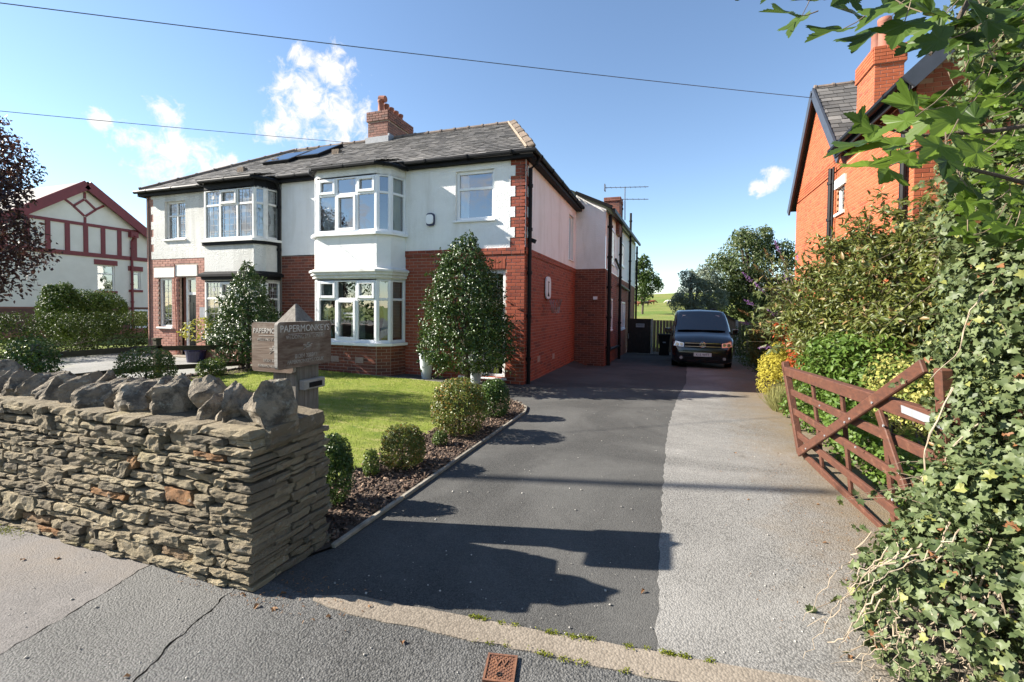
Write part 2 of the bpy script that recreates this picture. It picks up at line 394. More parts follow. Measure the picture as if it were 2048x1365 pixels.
def sprays(par, lumps, n, length, size, proto, mat, per=14, stem=.004, up=.6, name='shoots', seed=1, zmin=None):
    r_ = random.Random(seed); p, nn = lump_pts(lumps, n, (.9, 1.0), .8, zmin); mb = MB(); lp, ln = [], []
    for a, d in zip(p, nn):
        a = Vector(a); d = (Vector(d) + Vector((r_.gauss(0, .35), r_.gauss(0, .35), up + r_.gauss(0, .3)))).normalized(); L_ = length * r_.uniform(.4, 1.2)
        bend = Vector((r_.gauss(0, .2), r_.gauss(0, .2), -.35)) * L_; pts = [a + d * L_ * f + bend * f * f for f in (0, .35, .7, 1)]
        mb.tube(pts, [stem, stem * .8, stem * .6, stem * .3], 4)
        for k in range(per):
            f = r_.uniform(.15, 1.02); lp.append(a + d * L_ * f + bend * f * f); ln.append(d + Vector((r_.gauss(0, .8), r_.gauss(0, .8), r_.gauss(0, .8))))
    mb.build('shoot_stems', M['twig'], par, kind='stuff')
    return foliage(name, par, np.array([tuple(v) for v in lp]), unit(np.array([tuple(v) for v in ln])), size, proto, mat, out=.5, rnd=.7, droop=.1, stuff=True)
OVAL = proto_oval(); NARROW = proto_oval(0.32, 0.08, 0.12); ROUND = proto_oval(0.78, 0.1, 0.05)
IVY0, IVY1, MAPLE, BLADE, CHIP = proto_ivy(0), proto_ivy(1), proto_maple(), proto_blade(), proto_chip()
M['bark'] = plain('bark', (0.10, 0.075, 0.055), (0.055, 0.042, 0.032), 7, 0.95, 0.8, 35, 0.02)
M['twig'] = plain('twig', (0.20, 0.15, 0.10), (0.11, 0.08, 0.055), 9, 0.9)
# ------------------------------------------------------------ ground and surfaces
def sm(a, b, x):
    t = min(1, max(0, (x - a) / (b - a))); return t * t * (3 - 2 * t)
def gz(x, y):
    z = min(0.17, max(0, (-3 - x) * 0.025)) * min(1, max(0, (y - 2.8) / 2))
    if x > -3.1: z -= 0.035 * max(0, min(y, 26) - 9.5)
    return z
def hillz(x, y):
    z = gz(x, y) - 0.05
    if y > 26:
        h = -0.66 + 9.0 * max(0, min(1, (y - 30) / 180)) ** 1.7 + 0.035 * max(-40, min(80, x)) * sm(60, 200, y) + 0.5 * math.sin(x * .04 + 1) * sm(60, 160, y) - 9 * sm(215, 600, y)
        z = h if x > -3.1 else h + (0.6) * (1 - sm(26, 34, y))
    if y < 2.0: z = -0.05
    return z
xs = sorted(set([-900, -500, -250, -140, -90] + list(range(-70, -20, 5)) + [x * .8 for x in range(-25, 26)] + list(range(22, 80, 5)) + [100, 160, 300, 600, 900]))
ys = sorted(set([-900, -400, -150, -60, -20] + [y * .8 - 8 for y in range(0, 60)] + [42 + 4 * k for k in range(46)] + [240, 270, 320, 420, 700, 1200]))
g = MB(); g.v = [(x, y, hillz(x, y)) for y in ys for x in xs]; nx = len(xs)
g.f = [(j * nx + i, j * nx + i + 1, (j + 1) * nx + i + 1, (j + 1) * nx + i) for j in range(len(ys) - 1) for i in range(nx - 1)]
m, nt = new_mat('field'); t = NT(nt); P = t.pos()
col = t.mix(t.rng(t.noise(P, .09, 5), .4, .65), (0.115, 0.17, 0.035), (0.20, 0.20, 0.06))
col = t.mix(t.rng(t.noise(P, .8, 5, .7), .52, .72), col, (0.14, 0.115, 0.05))
t.pbr(col, 0.95, t.bump(t.noise(P, 6, 5, .7), .6, .1), 0, .1)
tag(g.build('ground', m, smooth=True), kind='structure')

def asphalt(name, c1, c2, grain, pits=(0.02, 0.02, 0.02), pitf=0.3, dirt=None, dirtfn=None, bumpk=0.6, big=0.5):
    m, nt = new_mat(name); t = NT(nt); P = t.pos()
    vc = t.n('ShaderNodeTexVoronoi'); t.set(vc.inputs['Vector'], P); vc.inputs['Scale'].default_value = grain; vc.inputs['Randomness'].default_value = 1
    sep = t.n('ShaderNodeSeparateColor'); nt.links.new(vc.outputs['Color'], sep.inputs[0])
    col = t.mix(sep.outputs[0], c1, c2)
    col = t.mix(t.rng(vc.outputs['Distance'], .45, .75, 0, pitf), col, pits)
    col = t.mix(t.rng(t.noise(P, grain * .45, 3), .58, .68, 0, pitf * 1.2), col, pits)
    col = t.mix(t.rng(t.noise(P, big, 6, .65), .35, .7, 0, .55), col, t.mix(.5, col, tuple(x * .45 for x in c1)))
    col = t.mix(t.rng(t.noise(P, 2.7, 6, .7), .56, .72, 0, .3), col, tuple(min(1, x * 1.35) for x in c2))
    col = t.mix(t.rng(t.noise(P, .45, 5, .6, .8), .42, .60, 0, .34), col, tuple(min(1, x * 1.5) for x in c2))
    sp_ = t.voro(P, 1.6); col = t.mix(t.math('MULTIPLY', t.rng(t.math('ADD', sp_, t.math('MULTIPLY', t.noise(P, 18, 4, .7), .16)), .10, .17, .75, 0), t.rng(t.noise(P, .9, 2), .45, .6)), col, pits)
    if dirt:
        f = dirtfn(t, P); col = t.mix(f, col, dirt)
    h = t.math('ADD', t.math('MULTIPLY', vc.outputs['Distance'], -1.0), t.math('MULTIPLY', t.noise(P, grain * .8, 3), .5))
    t.pbr(col, .9, t.bump(h, bumpk * .55, .008), 0, .2); return m
def sep_x(t, P):
    n = t.n('ShaderNodeSeparateXYZ'); t.set(n.inputs[0], P); return n.outputs
def dirt_right(t, P):
    o = sep_x(t, P); e = t.math('ADD', o[0], t.math('MULTIPLY', t.noise(P, 1.4, 6, .7), 1.5)); e = t.math('SUBTRACT', e, t.math('MULTIPLY', o[1], 0.02))
    a = t.rng(e, 1.40, 2.35, 0, .88)
    return t.math('MULTIPLY', a, t.rng(t.noise(P, 8, 6, .75), .25, .55, .45, 1))
def dirt_pave(t, P):
    return t.math('MULTIPLY', t.rng(t.noise(P, .8, 5, .6), .5, .68), t.rng(t.noise(P, 14, 4, .7), .35, .6, .3, .8))
M['tar_dark'] = asphalt('tar_dark', (0.052, 0.0515, 0.049), (0.098, 0.096, 0.091), 125, pitf=.5, pits=(.03,.03,.03))
M['tar_light'] = asphalt('tar_light', (0.150, 0.145, 0.136), (0.255, 0.246, 0.230), 95, (0.045, 0.043, 0.04), .6, (0.17, 0.125, 0.075), dirt_right, .8)
M['pave_a'] = asphalt('pave_a', (0.105, 0.098, 0.093), (0.185, 0.172, 0.163), 120, (0.05, 0.05, 0.05), .5, (0.20, 0.17, 0.14), dirt_pave, .7, 1.0)
M['pave_b'] = asphalt('pave_b', (0.078, 0.077, 0.073), (0.155, 0.152, 0.145), 105, (0.035, 0.035, 0.035), .55, bumpk=1.1)
M['pave_c'] = asphalt('pave_c', (0.070, 0.070, 0.067), (0.145, 0.143, 0.138), 100, (0.03, 0.03, 0.03), .6, bumpk=1.2)
M['concrete'] = asphalt('concrete', (0.18, 0.152, 0.120), (0.26, 0.222, 0.178), 80, (0.12, 0.10, 0.08), .45, bumpk=.6)
M['crack'] = plain('crack', (0.035, 0.032, 0.028), (0.06, 0.055, 0.045), 12, .95)
M['forecourt'] = asphalt('forecourt', (0.20, 0.20, 0.19), (0.27, 0.265, 0.25), 60, pitf=.25, dirt=(0.16, 0.17, 0.07), dirtfn=lambda t, P: t.rng(t.noise(P, .9, 5, .65), .55, .7, 0, .7))

def edge_noise(a, b, n, amp, seed=0):
    r = random.Random(seed); a, b = Vector((*a, 0)), Vector((*b, 0)); d = (b - a); nrm = Vector((-d.y, d.x, 0)).normalized(); out = []; w = 0
    for i in range(n + 1):
        w = w * .7 + r.uniform(-amp, amp); p = a.lerp(b, i / n) + nrm * (w if 0 < i < n else 0); out.append((p.x, p.y))
    return out
def poly_sheet(name, pts, z, mat, thick=0.0, kind='structure'):
    mb = MB()
    P = [(p[0], p[1], z) for p in pts]; mb.prism([(x, y, zz - thick) for x, y, zz in P], (0, 0, thick)) if thick else mb.add(P, [tuple(range(len(P)))])
    o = mb.build(name, mat); tag(o, kind=kind); return o
# pavement in three tarmac lays with open cracks between them
tag(MB().add([(-60, -30, -.03), (60, -30, -.03), (60, 2.6, -.03), (-60, 2.6, -.03)], [(0, 1, 2, 3)]).build('pavement_bed', M['crack']), kind='structure')
k1 = [onG(335, 1110), onG(-150, 1400)]; k2 = [onG(452, 1188), onG(200, 1430)]
def ext(k, y): t_ = (y - k[0].y) / (k[1].y - k[0].y); return (k[0].x + (k[1].x - k[0].x) * t_, y)
for k in (k1, k2):
    if k[1].y >= k[0].y: k[1].y = k[0].y - 1
c1 = edge_noise(ext(k1, 2.12), ext(k1, 0.6), 46, .011, 3) + [ext(k1, -3)]
c2 = edge_noise(ext(k2, 2.12), ext(k2, 0.6), 46, .013, 5) + [ext(k2, -3)]
def off(c, d, seed):
    r = random.Random(seed); return [(x + d * r.uniform(.2, 1.6), y) for x, y in c]
poly_sheet('pavement', [(-60, -3), (-60, 2.12)] + off(c1, -.006, 1) + [], 0.0, M['pave_a'])
poly_sheet('pavement', off(c1, .003, 2) + off(c2, -.008, 3)[::-1], 0.0, M['pave_b'])
strip_top = edge_noise((-1.92, 2.10), (-1.72, 2.17), 3, .01, 7) + edge_noise((-1.70, 2.175), (2.6, 2.54), 60, .006, 8)
strip_bot = edge_noise((-1.90, 2.06), (-1.62, 2.03), 4, .008, 9) + edge_noise((-1.60, 2.03), (2.6, 2.32), 60, .010, 10)
poly_sheet('pavement', off(c2, .003, 4) + [(60, -3), (60, 2.5), (2.7, 2.4), (2.6, 2.33)] + strip_bot[::-1] + [(-1.95, 2.08), (-2.2, 2.12)], 0.0, M['pave_c'])
poly_sheet('concrete_strip', strip_bot + strip_top[::-1], 0.006, M['concrete'], .03)
poly_sheet('road', [(-60, -30), (60, -30), (60, -3.05), (-60, -3.05)], -.02, M['pave_c'])

def row_sheet(name, ylist, lf, rf, dz, mat, nxs=8, kind='structure'):
    mb = MB(); n = nxs + 1
    for y in ylist:
        a, b = lf(y), rf(y)
        for i in range(n):
            x = a + (b - a) * i / nxs; mb.v.append((x, y, gz(x, y) + dz))
    mb.f = [(j * n + i, j * n + i + 1, (j + 1) * n + i + 1, (j + 1) * n + i) for j in range(len(ylist) - 1) for i in range(nxs)]
    return tag(mb.build(name, mat, smooth=True), kind=kind)
def interp(pts):
    xs_, ys_ = [p[0] for p in pts], [p[1] for p in pts]
    return lambda v: float(np.interp(v, xs_, ys_))
rs = random.Random(5)
jit = {}
def seam(y):
    if y not in jit: jit[y] = rs.uniform(-.012, .012)
    return interp([(0, -.02), (2, -.03), (5, -.02), (7, .03), (9, .17), (12, .45), (16, .6), (27, .8)])(y) + jit[y]
yy = [2.3 + .09 * k for k in range(80)] + [9.5 + .4 * k for k in range(42)]
dl = interp([(2, -2.5), (2.6, -2.17), (7.1, -2.15), (7.5, -2.3), (7.9, -2.75), (8.2, -3.1), (8.8, -3.2), (26.5, -3.2)])
def strip_y(x): return float(np.interp(x, [p[0] for p in strip_top], [p[1] for p in strip_top]))
row_sheet('driveway', [1.95, 2.05, 2.15, 2.22] + yy, dl, seam, -0.002 - 0.001, M['tar_dark'], 6)
row_sheet('driveway', [2.25] + yy, seam, lambda y: 2.6 if y < 13 else 3.2, 0.004 - 0.002, M['tar_light'], 6)
# the pavement lay stops at the strip, so lift it clear of the drive
row_sheet('garden_path', [8.85 + .1 * k for k in range(12)], lambda y: -9.7, lambda y: -3.0, 0.0, M['tar_dark'], 14)
row_sheet('forecourt', [2.5 + .5 * k for k in range(22)], lambda y: -16.2, lambda y: -9.75, 0.0, M['forecourt'], 8)
# lawn
m, nt = new_mat('turf'); t = NT(nt); P = t.pos()
col = t.mix(t.rng(t.noise(P, 1.1, 5), .35, .7), (0.17, 0.22, 0.04), (0.27, 0.29, 0.075))
col = t.mix(t.rng(t.noise(t.scale(P, (1, 3.5, 1)), 2.3, 5, .7), .50, .66), col, (0.33, 0.30, 0.12)); col = t.mix(t.rng(t.noise(P, 3.1, 4, .7), .58, .68), col, (0.09, 0.15, 0.03))
t.pbr(col, .95, t.bump(t.noise(P, 90, 3, .7), .8, .03), 0, .1)
lawnR = interp([(2.6, -3.0), (5, -2.98), (7, -2.95), (8, -3.1), (8.6, -3.6), (8.85, -4.3)])
row_sheet('lawn', [2.68 + .2 * k for k in range(31)] + [8.85], lambda y: -9.45, lawnR, 0.02, m, 20)
N = 70000
gy = 2.7 + 6.13 * rng.random(N) ** 0.9; gx = -9.4 + rng.random(N) * 6.35
ok = gx < np.array([lawnR(v) for v in gy]) - .02; gx, gy = gx[ok], gy[ok]; N = len(gx)
gp = np.stack([gx, gy, np.array([gz(a, b) for a, b in zip(gx, gy)]) + .018], 1)
tip = unit(np.stack([rng.normal(size=N) * .5, rng.normal(size=N) * .5, np.ones(N)], 1)); fn = unit(np.stack([rng.normal(size=N), rng.normal(size=N), np.full(N, .2)], 1))
bl = (BLADE[0] * np.array([.16, 1, 1]), BLADE[1])
M['grass'] = leafmat('grass', (0.14, 0.215, 0.03), (0.25, 0.30, 0.06), .35, .6, .2, (0.30, 0.27, 0.10), .12)
tag(link('grass', inst_mesh('grass', bl, frames(fn, tip), gp, .030 * (1 + .6 * (rng.random(N) - .5))), None, M['grass']), 'short mown bright green grass of the front lawn', 'grass', kind='stuff')
# mulch bed and its chips
M['soil'] = plain('soil', (0.045, 0.030, 0.022), (0.085, 0.058, 0.040), 14, .95, .8, 40, .02)
row_sheet('planting_bed', [2.0 + .15 * k for k in range(40)] + [8.0, 8.25], lambda y: lawnR(max(y, 2.6)) - .06, lambda y: dl(y) - .0, 0.012, M['soil'], 5)
row_sheet('planting_bed', [2.7 + .3 * k for k in range(21)], lambda y: -9.72, lambda y: -9.05, 0.03, M['soil'], 3)
m, nt = new_mat('bark_chip'); t = NT(nt); t.pbr(t.ramp(t.piece(), [(0, (0.025, 0.015, 0.011)), (.5, (0.075, 0.044, 0.029)), (.8, (0.14, 0.09, 0.06)), (1, (0.26, 0.18, 0.125))]), .9, t.bump(t.noise(t.pos(), 120, 3), .5, .005)); M['chip'] = m
def chips(N, fx, y0, y1, size, name):
    y = y0 + (y1 - y0) * rng.random(N); a = np.array([fx(v) for v in y]); x = a[:, 0] + (a[:, 1] - a[:, 0]) * rng.random(N)
    p = np.stack([x, y, np.array([gz(i, j) for i, j in zip(x, y)]) + .012 + .022 * rng.random(N)], 1)
    nn = unit(np.array([0, 0, 1.]) + rng.normal(size=(N, 3)) * .33); tp = rng.normal(size=(N, 3))
    pr = (CHIP[0] * np.array([.42, 1, .8]), CHIP[1])
    return link(name, inst_mesh(name, pr, frames(nn, tp), p, size * (.4 + 1.2 * rng.random(N) ** 2)), None, M['chip'])
tag(chips(7500, lambda y: (lawnR(max(y, 2.6)) - .03, dl(y) - .06), 2.12, 8.1, .038, 'bark_mulch'), 'brown bark chip mulch in the bed beside the drive', 'mulch', kind='stuff')
tag(chips(2200, lambda y: (-9.7, -9.05), 3, 8.7, .05, 'bark_litter'), 'rusty brown leaf and bark litter along the rail fence', 'mulch', kind='stuff')
# concrete edging along the drive
M['edging'] = plain('edging', (0.30, 0.27, 0.22), (0.16, 0.14, 0.11), 11, .9, .5, 60, .006, vary=.15)
kb = thing('kerb', None, None, (-2.2, 5, 0)); kb['kind'] = 'structure'
path = [(-2.19, 2.56), (-2.185, 3.44), (-2.18, 4.33), (-2.175, 5.22), (-2.17, 6.1), (-2.165, 6.98), (-2.25, 7.35), (-2.5, 7.66), (-2.82, 7.86), (-3.15, 8.1), (-3.5, 8.5), (-4.2, 8.84), (-5.1, 8.87), (-6.0, 8.87), (-6.9, 8.87)]
for i in range(len(path) - 1):
    a, b = Vector((*path[i], gz(*path[i]))), Vector((*path[i + 1], gz(*path[i + 1]))); d = (b - a).normalized() * .006
    h = .034 if i < 9 else .03
    bevel(MB().bar(a + d + Vector((0, 0, h / 2 - .005)), b - d + Vector((random.uniform(-.004, .004), 0, h / 2 - .005 + random.uniform(-.004, .004))), .038, h).build('kerb_stone', M['edging'], kb), .006)
# moss along the strip and the wall foot
M['moss'] = leafmat('moss', (0.09, 0.115, 0.012), (0.19, 0.20, 0.025), .2, .9, .1)
N = 4200
ii = rng.random(N)
mxp = np.where(ii < .6, -1.0 + rng.random(N) * 1.25, np.where(ii < .8, -.9 + rng.random(N) * .9, -4.75 + rng.normal(size=N) * .16))
myp = np.where(ii < .6, np.array([strip_y(v) for v in mxp]) + rng.normal(size=N) * .008, np.where(ii < .8, np.interp(mxp, [p[0] for p in strip_bot], [p[1] for p in strip_bot]) + rng.normal(size=N) * .009, 1.93 + rng.normal(size=N) * .035))
keep = np.sin(mxp * 31) + np.sin(mxp * 12.7 + 1) + np.sin(mxp * 67) * .8 + np.where(ii > .8, 2, 0) > .3 + rng.normal(size=N) * .5
p = np.stack([mxp, myp, .004 + .012 * rng.random(N)], 1)[keep]
tag(foliage('moss', None, p, np.tile([0, 0, 1.], (len(p), 1)), .008, ROUND, M['moss'], rnd=.8), 'bright green moss along the edges of the concrete strip', 'moss', kind='stuff')

# loose grit on the tarmac
N = 700; gx = -1.9 + rng.random(N) * 3.6; gy = 2.2 + rng.random(N) ** 1.6 * 6; gx[:220] = -4 + rng.random(220) * 4.5; gy[:220] = .9 + rng.random(220) * 1.05
p = np.stack([gx, gy, np.full(N, .003)], 1); M['grit'] = plain('grit', (0.42, 0.40, 0.37), (0.2, 0.19, 0.17), 30, .9, vary=.4)
tag(link('grit', inst_mesh('grit', (CHIP[0] * np.array([1, .9, 1.6]), CHIP[1]), frames(unit(np.array([0, 0, 1.]) + rng.normal(size=(N, 3)) * .2), rng.normal(size=(N, 3))), p, .004 + .010 * rng.random(N) ** 3), None, M['grit']), 'loose pale grit scattered on the tarmac', 'grit', kind='stuff')
# ------------------------------------------------------------ house kit
BR = {}
def brick_list(face, u0, u1, z0, z1, holes=(), d=0.0, phase=0.0):
    out = []; j = 0; z = z0
    while z < z1 - .03:
        h = min(.065, z1 - z - .005); off_ = (0.1125 if j % 2 else 0.0) + phase
        cuts = [(hh[0], hh[1]) for hh in holes if hh[2] < z + h * .6 and hh[3] > z + h * .4]
        u = u0 - .225 + (off_ % .225)
        while u < u1:
            segs = [(max(u, u0), min(u + .215, u1))]
            for c in cuts:
                segs = [s_ for a, b in segs for s_ in ((a, min(b, c[0])), (max(a, c[1]), b)) if s_[1] - s_[0] > .03]
            for a, b in segs:
                if b - a > .03: out.append((face, a, b, z, z + h, d))
            u += .225
        z += .075; j += 1
    return out
def brick_verts(w, h, dep=.03, pr=.007, ch=.004):
    v = [(-w / 2, 0, -h / 2), (w / 2, 0, -h / 2), (w / 2, 0, h / 2), (-w / 2, 0, h / 2)]
    A = [(x, -dep, z) for x, _, z in v]; B = [(x, pr - ch, z) for x, _, z in v]; C_ = [(x * (1 - 2 * ch / w), pr, z * (1 - 2 * ch / h)) for x, _, z in v]
    f = [(8, 9, 10, 11)] + [(4 + i, 4 + (i + 1) % 4, 8 + (i + 1) % 4, 8 + i) for i in range(4)] + [(i, (i + 1) % 4, 4 + (i + 1) % 4, 4 + i) for i in range(4)]
    return A + B + C_, f
def lay_bricks(lst, mat, par, indiv=0, name='brickwork'):
    cam2 = Vector((0, 0, 1.69))
    if indiv: lst = sorted(lst, key=lambda b: (b[0].p((b[1] + b[2]) / 2, 0, (b[3] + b[4]) / 2) - cam2).length / max(.25, abs((b[0].p((b[1] + b[2]) / 2, 0, 2) - cam2).normalized().dot(b[0].n))) / (b[2] - b[1]))
    for face, a, b, z0, z1, d in lst[:indiv]:
        k = (round(b - a, 2), round(z1 - z0, 3), mat.name)
        if k not in BR:
            v, f = brick_verts(k[0], k[1]); me = bpy.data.meshes.new('brick'); me.from_pydata(v, [], f); me.materials.append(mat); me.update(); BR[k] = me
        o = bpy.data.objects.new('brick', BR[k]); COL.objects.link(o)
        m = Matrix((face.u, face.n, (0, 0, 1))).transposed().to_4x4(); m.translation = face.p((a + b) / 2, d, (z0 + z1) / 2); o.matrix_basis = m; parent(o, par)
    mb = MB()
    for face, a, b, z0, z1, d in lst[indiv:]:
        v, f = brick_verts(b - a, z1 - z0); c = face.p((a + b) / 2, d, (z0 + z1) / 2)
        mb.add([c + face.u * x + face.n * y + Vector((0, 0, z)) for x, y, z in v], f)
    if mb.v: return mb.build(name, mat, par, kind='stuff')
def window(par, face, u0, u1, z0, z1, cols=(1,), transom=None, d=-.05, fw=.055, openers=(), mat='upvc', lead=None, sill=.05, glass='glass', name='window'):
    mb = MB(); th = .06
    face.box(mb, u0, u0 + fw, d - th, d, z0, z1); face.box(mb, u1 - fw, u1, d - th, d, z0, z1)
    face.box(mb, u0 + fw, u1 - fw, d - th, d, z0, z0 + fw); face.box(mb, u0 + fw, u1 - fw, d - th, d, z1 - fw, z1)
    tot = sum(cols); us = [u0]
    for c in cols: us.append(us[-1] + (u1 - u0) * c / tot)
    for u in us[1:-1]: face.box(mb, u - fw * .5, u + fw * .5, d - th, d - .004, z0 + fw, z1 - fw)
    cells = []
    for i in range(len(cols)):
        a = us[i] + (fw if i == 0 else fw * .5); b = us[i + 1] - (fw if i == len(cols) - 1 else fw * .5)
        if transom:
            face.box(mb, a, b, d - th, d - .008, transom - fw * .45, transom + fw * .45)
            cells += [(a, b, z0 + fw, transom - fw * .45, (i, 0)), (a, b, transom + fw * .45, z1 - fw, (i, 1))]
        else: cells.append((a, b, z0 + fw, z1 - fw, (i, 0)))
    for a, b, c, e, k in cells:
        if k in openers:
            q = .05
            face.box(mb, a - .012, a + q, d - .03, d + .022, c - .012, e + .012); face.box(mb, b - q, b + .012, d - .03, d + .022, c - .012, e + .012)
            face.box(mb, a + q, b - q, d - .03, d + .022, c - .012, c + q); face.box(mb, a + q, b - q, d - .03, d + .022, e - q, e + .012)
    w = mb.build(name, M[mat], par); bevel(w, .006)
    for a, b, c, e, k in cells:
        MB().quad(face.p(a, d - .035, c), face.p(b, d - .035, c), face.p(b, d - .035, e), face.p(a, d - .035, e)).build('pane', M[glass], w)
        if lead:
            lm = MB(); g_ = .004
            if k[1] == 1 or lead == 'small':
                n1, n2 = 3, 3
                for i in range(1, n1 + 1): u = a + (b - a) * i / (n1 + 1); face.box(lm, u - g_, u + g_, d - .034, d - .028, c, e)
                for i in range(1, n2 + 1): z = c + (e - c) * i / (n2 + 1); face.box(lm, a, b, d - .033, d - .029, z - g_, z + g_)
                face.box(lm, (a * .6 + b * .4), (a * .4 + b * .6), d - .0345, d - .027, c + (e - c) * .42, c + (e - c) * .68)
            else:
                for i in (.16, .5, .84): u = a + (b - a) * i; face.box(lm, u - g_, u + g_, d - .034, d - .028, c, e)
                nz_ = max(3, int((e - c) / .16))
                for i in range(1, nz_): z = c + (e - c) * i / nz_; face.box(lm, a, b, d - .033, d - .029, z - g_, z + g_)
                for z in (c + (e - c) * .14, c + (e - c) * .8):
                    for s_ in (-.028, .028): face.box(lm, a + (b - a) * .2, b - (b - a) * .2, d - .0335, d - .027, z + s_ - g_, z + s_ + g_)
            lm.build('leading', M['leadcame'], w)
    if sill:
        s_ = MB(); face.box(s_, u0 - .05, u1 + .05, d - .05, .06, z0 - sill, z0 - .002); bevel(s_.build('sill', M[mat], w), .008)
    return w
def curtain(par, face, u0, u1, z0, z1, d, mat, tie=0.0, amp=.025, side=1):
    mb = MB(); n = max(8, int((u1 - u0) / .02)); rows = 9
    for j in range(rows + 1):
        q = j / rows; z = z0 + (z1 - z0) * q
        g_ = tie * math.exp(-((q - .38) / .22) ** 2) if tie else 0
        for i in range(n + 1):
            f = i / n; u = (u0 + (u1 - u0) * f * (1 - g_)) if side > 0 else (u1 - (u1 - u0) * f * (1 - g_))
            mb.v.append(tuple(face.p(u, d + amp * math.sin(f * n * .55) + .01 * math.sin(f * 31 + j), z)))
    mb.f = [(j * (n + 1) + i, j * (n + 1) + i + 1, (j + 1) * (n + 1) + i + 1, (j + 1) * (n + 1) + i) for j in range(rows) for i in range(n)]
    return mb.build('curtain', M[mat], par, smooth=True)
def offset_poly(pts, k):
    P = [Vector((p[0], p[1])) for p in pts]; out = []
    for i, p in enumerate(P):
        ns = []
        if i > 0: e = (P[i] - P[i - 1]).normalized(); ns.append(Vector((e.y, -e.x)))
        if i < len(P) - 1: e = (P[i + 1] - P[i]).normalized(); ns.append(Vector((e.y, -e.x)))
        n = sum(ns, Vector((0, 0))).normalized(); c = n.dot(ns[0]); out.append(p + n * k / max(c, .4))
    return out
def band(par, pts, k0, k1, z0, z1, mat, name, z1b=None):
    A, B = offset_poly(pts, k0), offset_poly(pts, k1)
    mb = MB(); n = len(A); zt = z1 if z1b is None else z1b
    for i in range(n):
        mb.v += [(B[i].x, B[i].y, z0), (B[i].x, B[i].y, z1), (A[i].x, A[i].y, zt), (A[i].x, A[i].y, z0)]
    for i in range(n - 1):
        for q in range(4): mb.f.append((i * 4 + q, (i + 1) * 4 + q, (i + 1) * 4 + (q + 1) % 4, i * 4 + (q + 1) % 4))
    mb.f += [(0, 1, 2, 3), tuple((n - 1) * 4 + q for q in (3, 2, 1, 0))]
    return mb.build(name, mat, par)
def slates(par, a, b, c, d_, w=.27, h=.165, mat='slate', name='slates', kind='stuff'):
    # a,b eave ends; d_,c upper ends (a->d_ left side, b->c right side)
    a, b, c, d_ = map(Vector, (a, b, c, d_)); u = (b - a).normalized(); nrm = (b - a).cross((c + d_) / 2 - (a + b) / 2).normalized()
    if nrm.z < 0: nrm = -nrm
    v = nrm.cross(u).normalized()
    if v.z < 0: v = -v
    H_ = ((c + d_) / 2 - a).dot(v); mb = MB(); n = int(H_ / h) + 1; rr = random.Random(len(COL.objects))
    for j in range(n):
        s0 = j * h; q0 = min(1, s0 / H_); q1 = min(1, (s0 + h * 1.25) / H_); qm = min(1, (s0 + h * .5) / H_)
        ul = (a.lerp(d_, qm) - a).dot(u); ur = (b.lerp(c, qm) - a).dot(u); x = ul - rr.random() * w
        while x < ur:
            ww = w * rr.uniform(.8, 1.2); x0, x1 = max(x, ul), min(x + ww - .008, ur); x += ww
            if x1 - x0 < .03: continue
            t0 = .022 + rr.uniform(-.004, .008); t1 = .006; sk = rr.uniform(-.012, .012)
            P = [a + u * x0 + v * (q0 * H_ + sk), a + u * x1 + v * (q0 * H_ + sk + rr.uniform(-.006, .006)), a + u * x1 + v * q1 * H_, a + u * x0 + v * q1 * H_]
            mb.add([P[0] + nrm * t0, P[1] + nrm * t0, P[2] + nrm * t1, P[3] + nrm * t1, P[0], P[1]], [(0, 1, 2, 3), (4, 5, 1, 0)])
    return mb.build(name, M[mat], par, kind=kind)
def ridge_tiles(par, a, b, r=.09, L=.45, mat='ridge'):
    a, b = Vector(a), Vector(b); n = max(1, round((b - a).length / L)); e = (b - a).normalized()
    for i in range(n):
        p, q = a.lerp(b, i / n), a.lerp(b, (i + 1) / n)
        mb = MB(); mb.tube([p + e * .006, p + e * .06, p + e * .061, q], [r * 1.22, r * 1.22, r, r], 8); mb.build('ridge_tile', M[mat], par)
def gutter(par, pts, r=.05, mat='black_plastic'):
    mb = MB(); pts = [Vector(p) for p in pts]; mb.tube(pts, r, 8)
    for i in range(len(pts) - 1):
        n = max(1, int((pts[i + 1] - pts[i]).length / .95)); e = (pts[i + 1] - pts[i]).normalized()
        for k in range(n):
            p = pts[i].lerp(pts[i + 1], (k + .5) / n); mb.tube([p - e * .02, p + e * .02], r * 1.16, 8)
    return mb.build('gutter', M[mat], par)
def pipe(par, pts, r=.04, name='downpipe', mat='black_plastic', brackets=True):
    mb = MB(); mb.tube(pts, r, 8)
    if brackets:
        a, b = Vector(pts[-2]), Vector(pts[-1]); n = max(2, int((a - b).length / .9)); e = (b - a).normalized()
        for k in range(n):
            p = a.lerp(b, (k + .4) / n); mb.tube([p - e * .035, p + e * .035], r * 1.35, 8)
    return mb.build(name, M[mat], par)

# ------------------------------------------------------------ the pair of houses
FY, EZ, RZ, RYY = 9.54, 5.1, 7.0, 12.5
XL, XP, XR = -15.05, -9.82, -3.0
EY = 9.40
slope = (RZ - EZ) / (RYY - EY)
def roofz(y): return EZ + (y - EY) * slope
hr = thing('semi_detached_house', 'white rendered and red brick semi with white bay windows, beside the driveway', 'house', (-6, 9.5, 0))
hl = thing('semi_detached_house', 'older grey pebbledashed semi with leaded bay windows and black trim, left half of pair', 'house', (-12.5, 9.5, 0))
fR = Face((XP, FY), (XR, FY)); fS = Face((XR, FY), (XR, 15.2)); fW = Face((XR, 15.2), (-2.0, 15.2)); fV = Face((-2.0, 15.2), (-2.0, 29.0)); fL = Face((XL, FY), (XP, FY)); fLS = Face((XL, 17), (XL, FY))
bayR = [(-8.46, FY), (-8.33, 9.12), (-8.08, 8.92), (-6.38, 8.92), (-6.13, 9.12), (-6.0, FY)]
